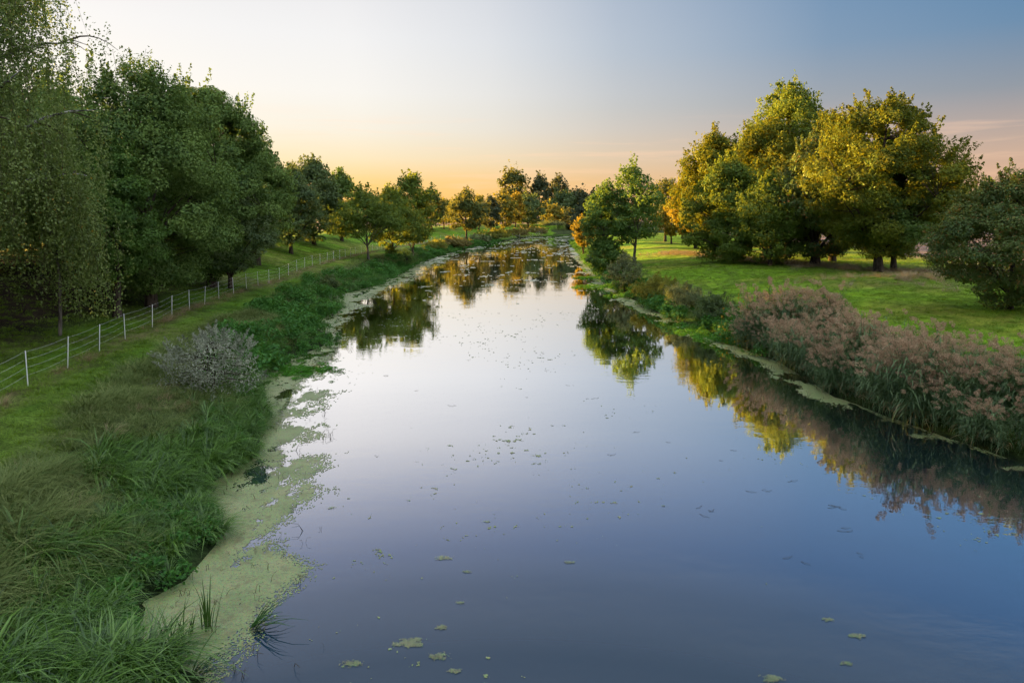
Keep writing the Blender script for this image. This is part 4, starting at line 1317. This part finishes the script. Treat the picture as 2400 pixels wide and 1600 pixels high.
PATCHES = [
    (1040, 1308, .19, 'oval duckweed patch alone in mid river, upstream of the loose chain of scraps'),
    (1095, 1340, .11, 'duckweed scrap just below the oval patch, top of the loose chain'),
    (1335, 1318, .11, 'lone small duckweed scrap in the middle of the open water'),
    (1140, 1222, .12, 'small duckweed scrap beside the faint ripple ring upstream of the oval patch'),
    (1078, 1412, .09, 'duckweed scrap halfway down the loose chain'),
    (1035, 1470, .13, 'duckweed scrap between the loose chain and the large near raft'),
    (960, 1505, .30, 'largest duckweed raft near the bottom edge of the picture'),
    (825, 1555, .17, 'duckweed raft nearest the left mat at the bottom edge'),
    (1030, 1538, .20, 'duckweed raft just below and right of the largest near raft'),
    (1065, 1572, .12, 'tiny duckweed scrap at the very bottom below the near rafts'),
    (2010, 1490, .16, 'largest duckweed scrap of the cluster at the lower right'),
    (1940, 1452, .12, 'upper duckweed scrap of the cluster at the lower right'),
    (1985, 1555, .11, 'lowest duckweed scrap of the cluster at the lower right'),
    (1815, 1590, .20, 'duckweed raft cut by the bottom edge, right of centre'),
    (778, 1190, .13, 'duckweed scrap drifting just off the left mat'),
    (1555, 1185, .08, 'tiny duckweed scrap left of the drifting stalks'),
]
for i, (px, py, r, lab) in enumerate(PATCHES):
    patch('duckweed_patch', lab, 'drifting duckweed patches', px, py, r * 0.72, 400 + i, 1.9)
for i, (px, py, r) in enumerate(((2165, 1022, .36), (2395, 1098, .34), (2090, 985, .3))):
    patch('floating_leaf_raft', ('pale green ragged weed raft drifting off the reeds', 'weed raft under the reeds at the picture edge', 'thin weed raft tucked below the reed bed')[i], None, px, py, r, 450 + i, 2.2)


def sedge_clump(label, px, py, seed, n, h, lean, droop, bias):
    rng = np.random.default_rng(seed)
    c = P(px, py)
    g = blades(rng, n, h, 0.030, 0.13, lean, droop, 0.5, bias)
    o = obj('water_sedge', g.mesh('water_sedge', [M['sedgeplain']]), None, (c[0], c[1], -0.06))
    return tag(o, label, 'water plant', 'sedge clumps standing in the duckweed')


M['sedgeplain'] = leaf_material('water_sedge_blade', (0.016, 0.070, 0.014), (0.090, 0.220, 0.040), (0.18, 0.26, 0.03), 0.30, 0.03, 0.35)
sedge_clump('tall upright sedge clump standing in the duckweed, middle of the near mat', 490, 1470, 501, 22, 1.0, 0.13, 0.12, (0.3, 0.2))
sedge_clump('sedge clump bent flat towards open water at the edge of the near mat', 590, 1475, 502, 24, 0.62, 0.75, 0.45, (2.2, 0.6))
sedge_clump('sedge clump next to the bank at the near end of the duckweed', 405, 1530, 503, 16, 0.95, 0.16, 0.15, (0.4, 0.1))
sedge_clump('thin sedge clump left of the tall upright one', 440, 1490, 504, 10, 0.75, 0.15, 0.12, (0.5, 0.1))
sedge_clump('long bent sedge stems at the bottom edge of the picture', 450, 1590, 505, 20, 0.75, 0.6, 0.4, (1.6, 0.2))


def debris():
    rng = np.random.default_rng(33)
    edge = []
    for _ in range(1500):
        y = rng.uniform(10, 62)
        edge.append((rng.uniform(-16, -3), y))
    e = np.array(edge)
    d = polydist(e[:, 0], e[:, 1], LEFT_EDGE)
    ok = (d > 0.3) & (d < 2.6)
    e = e[ok]
    scatter('dead_stems', 'dead stalks poking up through the left duckweed', 'dead', np.stack([e[:, 0], e[:, 1], np.full(len(e), 0.0)], 1), 15, (0.3, 0.85), cat=None)
    x, y = rng.uniform(8, 16, 900), rng.uniform(24, 80, 900)
    d = -polydist(x, y, RIGHT_EDGE)
    ok = (d > 0) & (d < 1.3)
    scatter('dead_stems', 'dead stalks along the right duckweed strip', 'dead', np.stack([x[ok], y[ok], np.zeros(ok.sum())], 1), 16, (0.5, 1.1))
    g = Geo()
    for (px, py) in ((1655, 1195), (1640, 1188), (1845, 1305), (1930, 1187), (1965, 1190), (1965, 1247), (2010, 1300), (1500, 1012), (880, 1075), (1490, 1008), (1560, 1030), (1200, 740), (1290, 870), (1330, 900),
                     (1385, 935), (1170, 735), (1230, 800), (1270, 830), (1690, 1080), (1835, 1125), (1720, 1060), (1240, 930), (900, 880), (960, 915), (1060, 950), (1420, 1060), (1770, 1150)):
        c = P(px, py)
        for q in range(rng.integers(1, 4)):
            a = rng.uniform(-1.2, 0.9)
            ln = rng.uniform(0.06, 0.30)
            b = c + np.array([rng.normal() * 0.15, rng.normal() * 0.15, 0.006])
            g.tube([b, b + np.array([cos(a) * ln * 0.5, sin(a) * ln * 0.5, 0.012]), b + np.array([cos(a + 0.3) * ln, sin(a + 0.3) * ln, 0.004])], [0.005, 0.004, 0.003], 3, 0.3)
    tag(obj('drifting_stalks', g.mesh('drifting_stalks', [M['deadwood']])), 'thin brown stalks drifting on the open water', kind='stuff')
    # yellow flowers beside the reeds
    g = Geo()
    pts = []
    for _ in range(70):
        c = PY(rng.uniform(1690, 1800), HORIZON, rng.uniform(40, 50))
        x, y = c[0], c[1]
        z = gz(x, y) + rng.uniform(0.5, 1.2)
        m = 5
        C = np.array([x, y, z]) + rng.normal(size=(m, 3)) * 0.05
        V, F = leaf_quads(C, rng.normal(size=(m, 3)) + np.array([0, 0, 1]), rng.normal(size=(m, 3)), np.full(m, 0.09), np.full(m, 0.06))
        g.add(V, F)
        g.tube([(x, y, gz(x, y)), (x, y, z)], [0.006, 0.004], 3)
    tag(obj('goldenrod', g.mesh('goldenrod', [M['petal']])), 'yellow flowering goldenrod behind the reeds', kind='stuff')


debris()
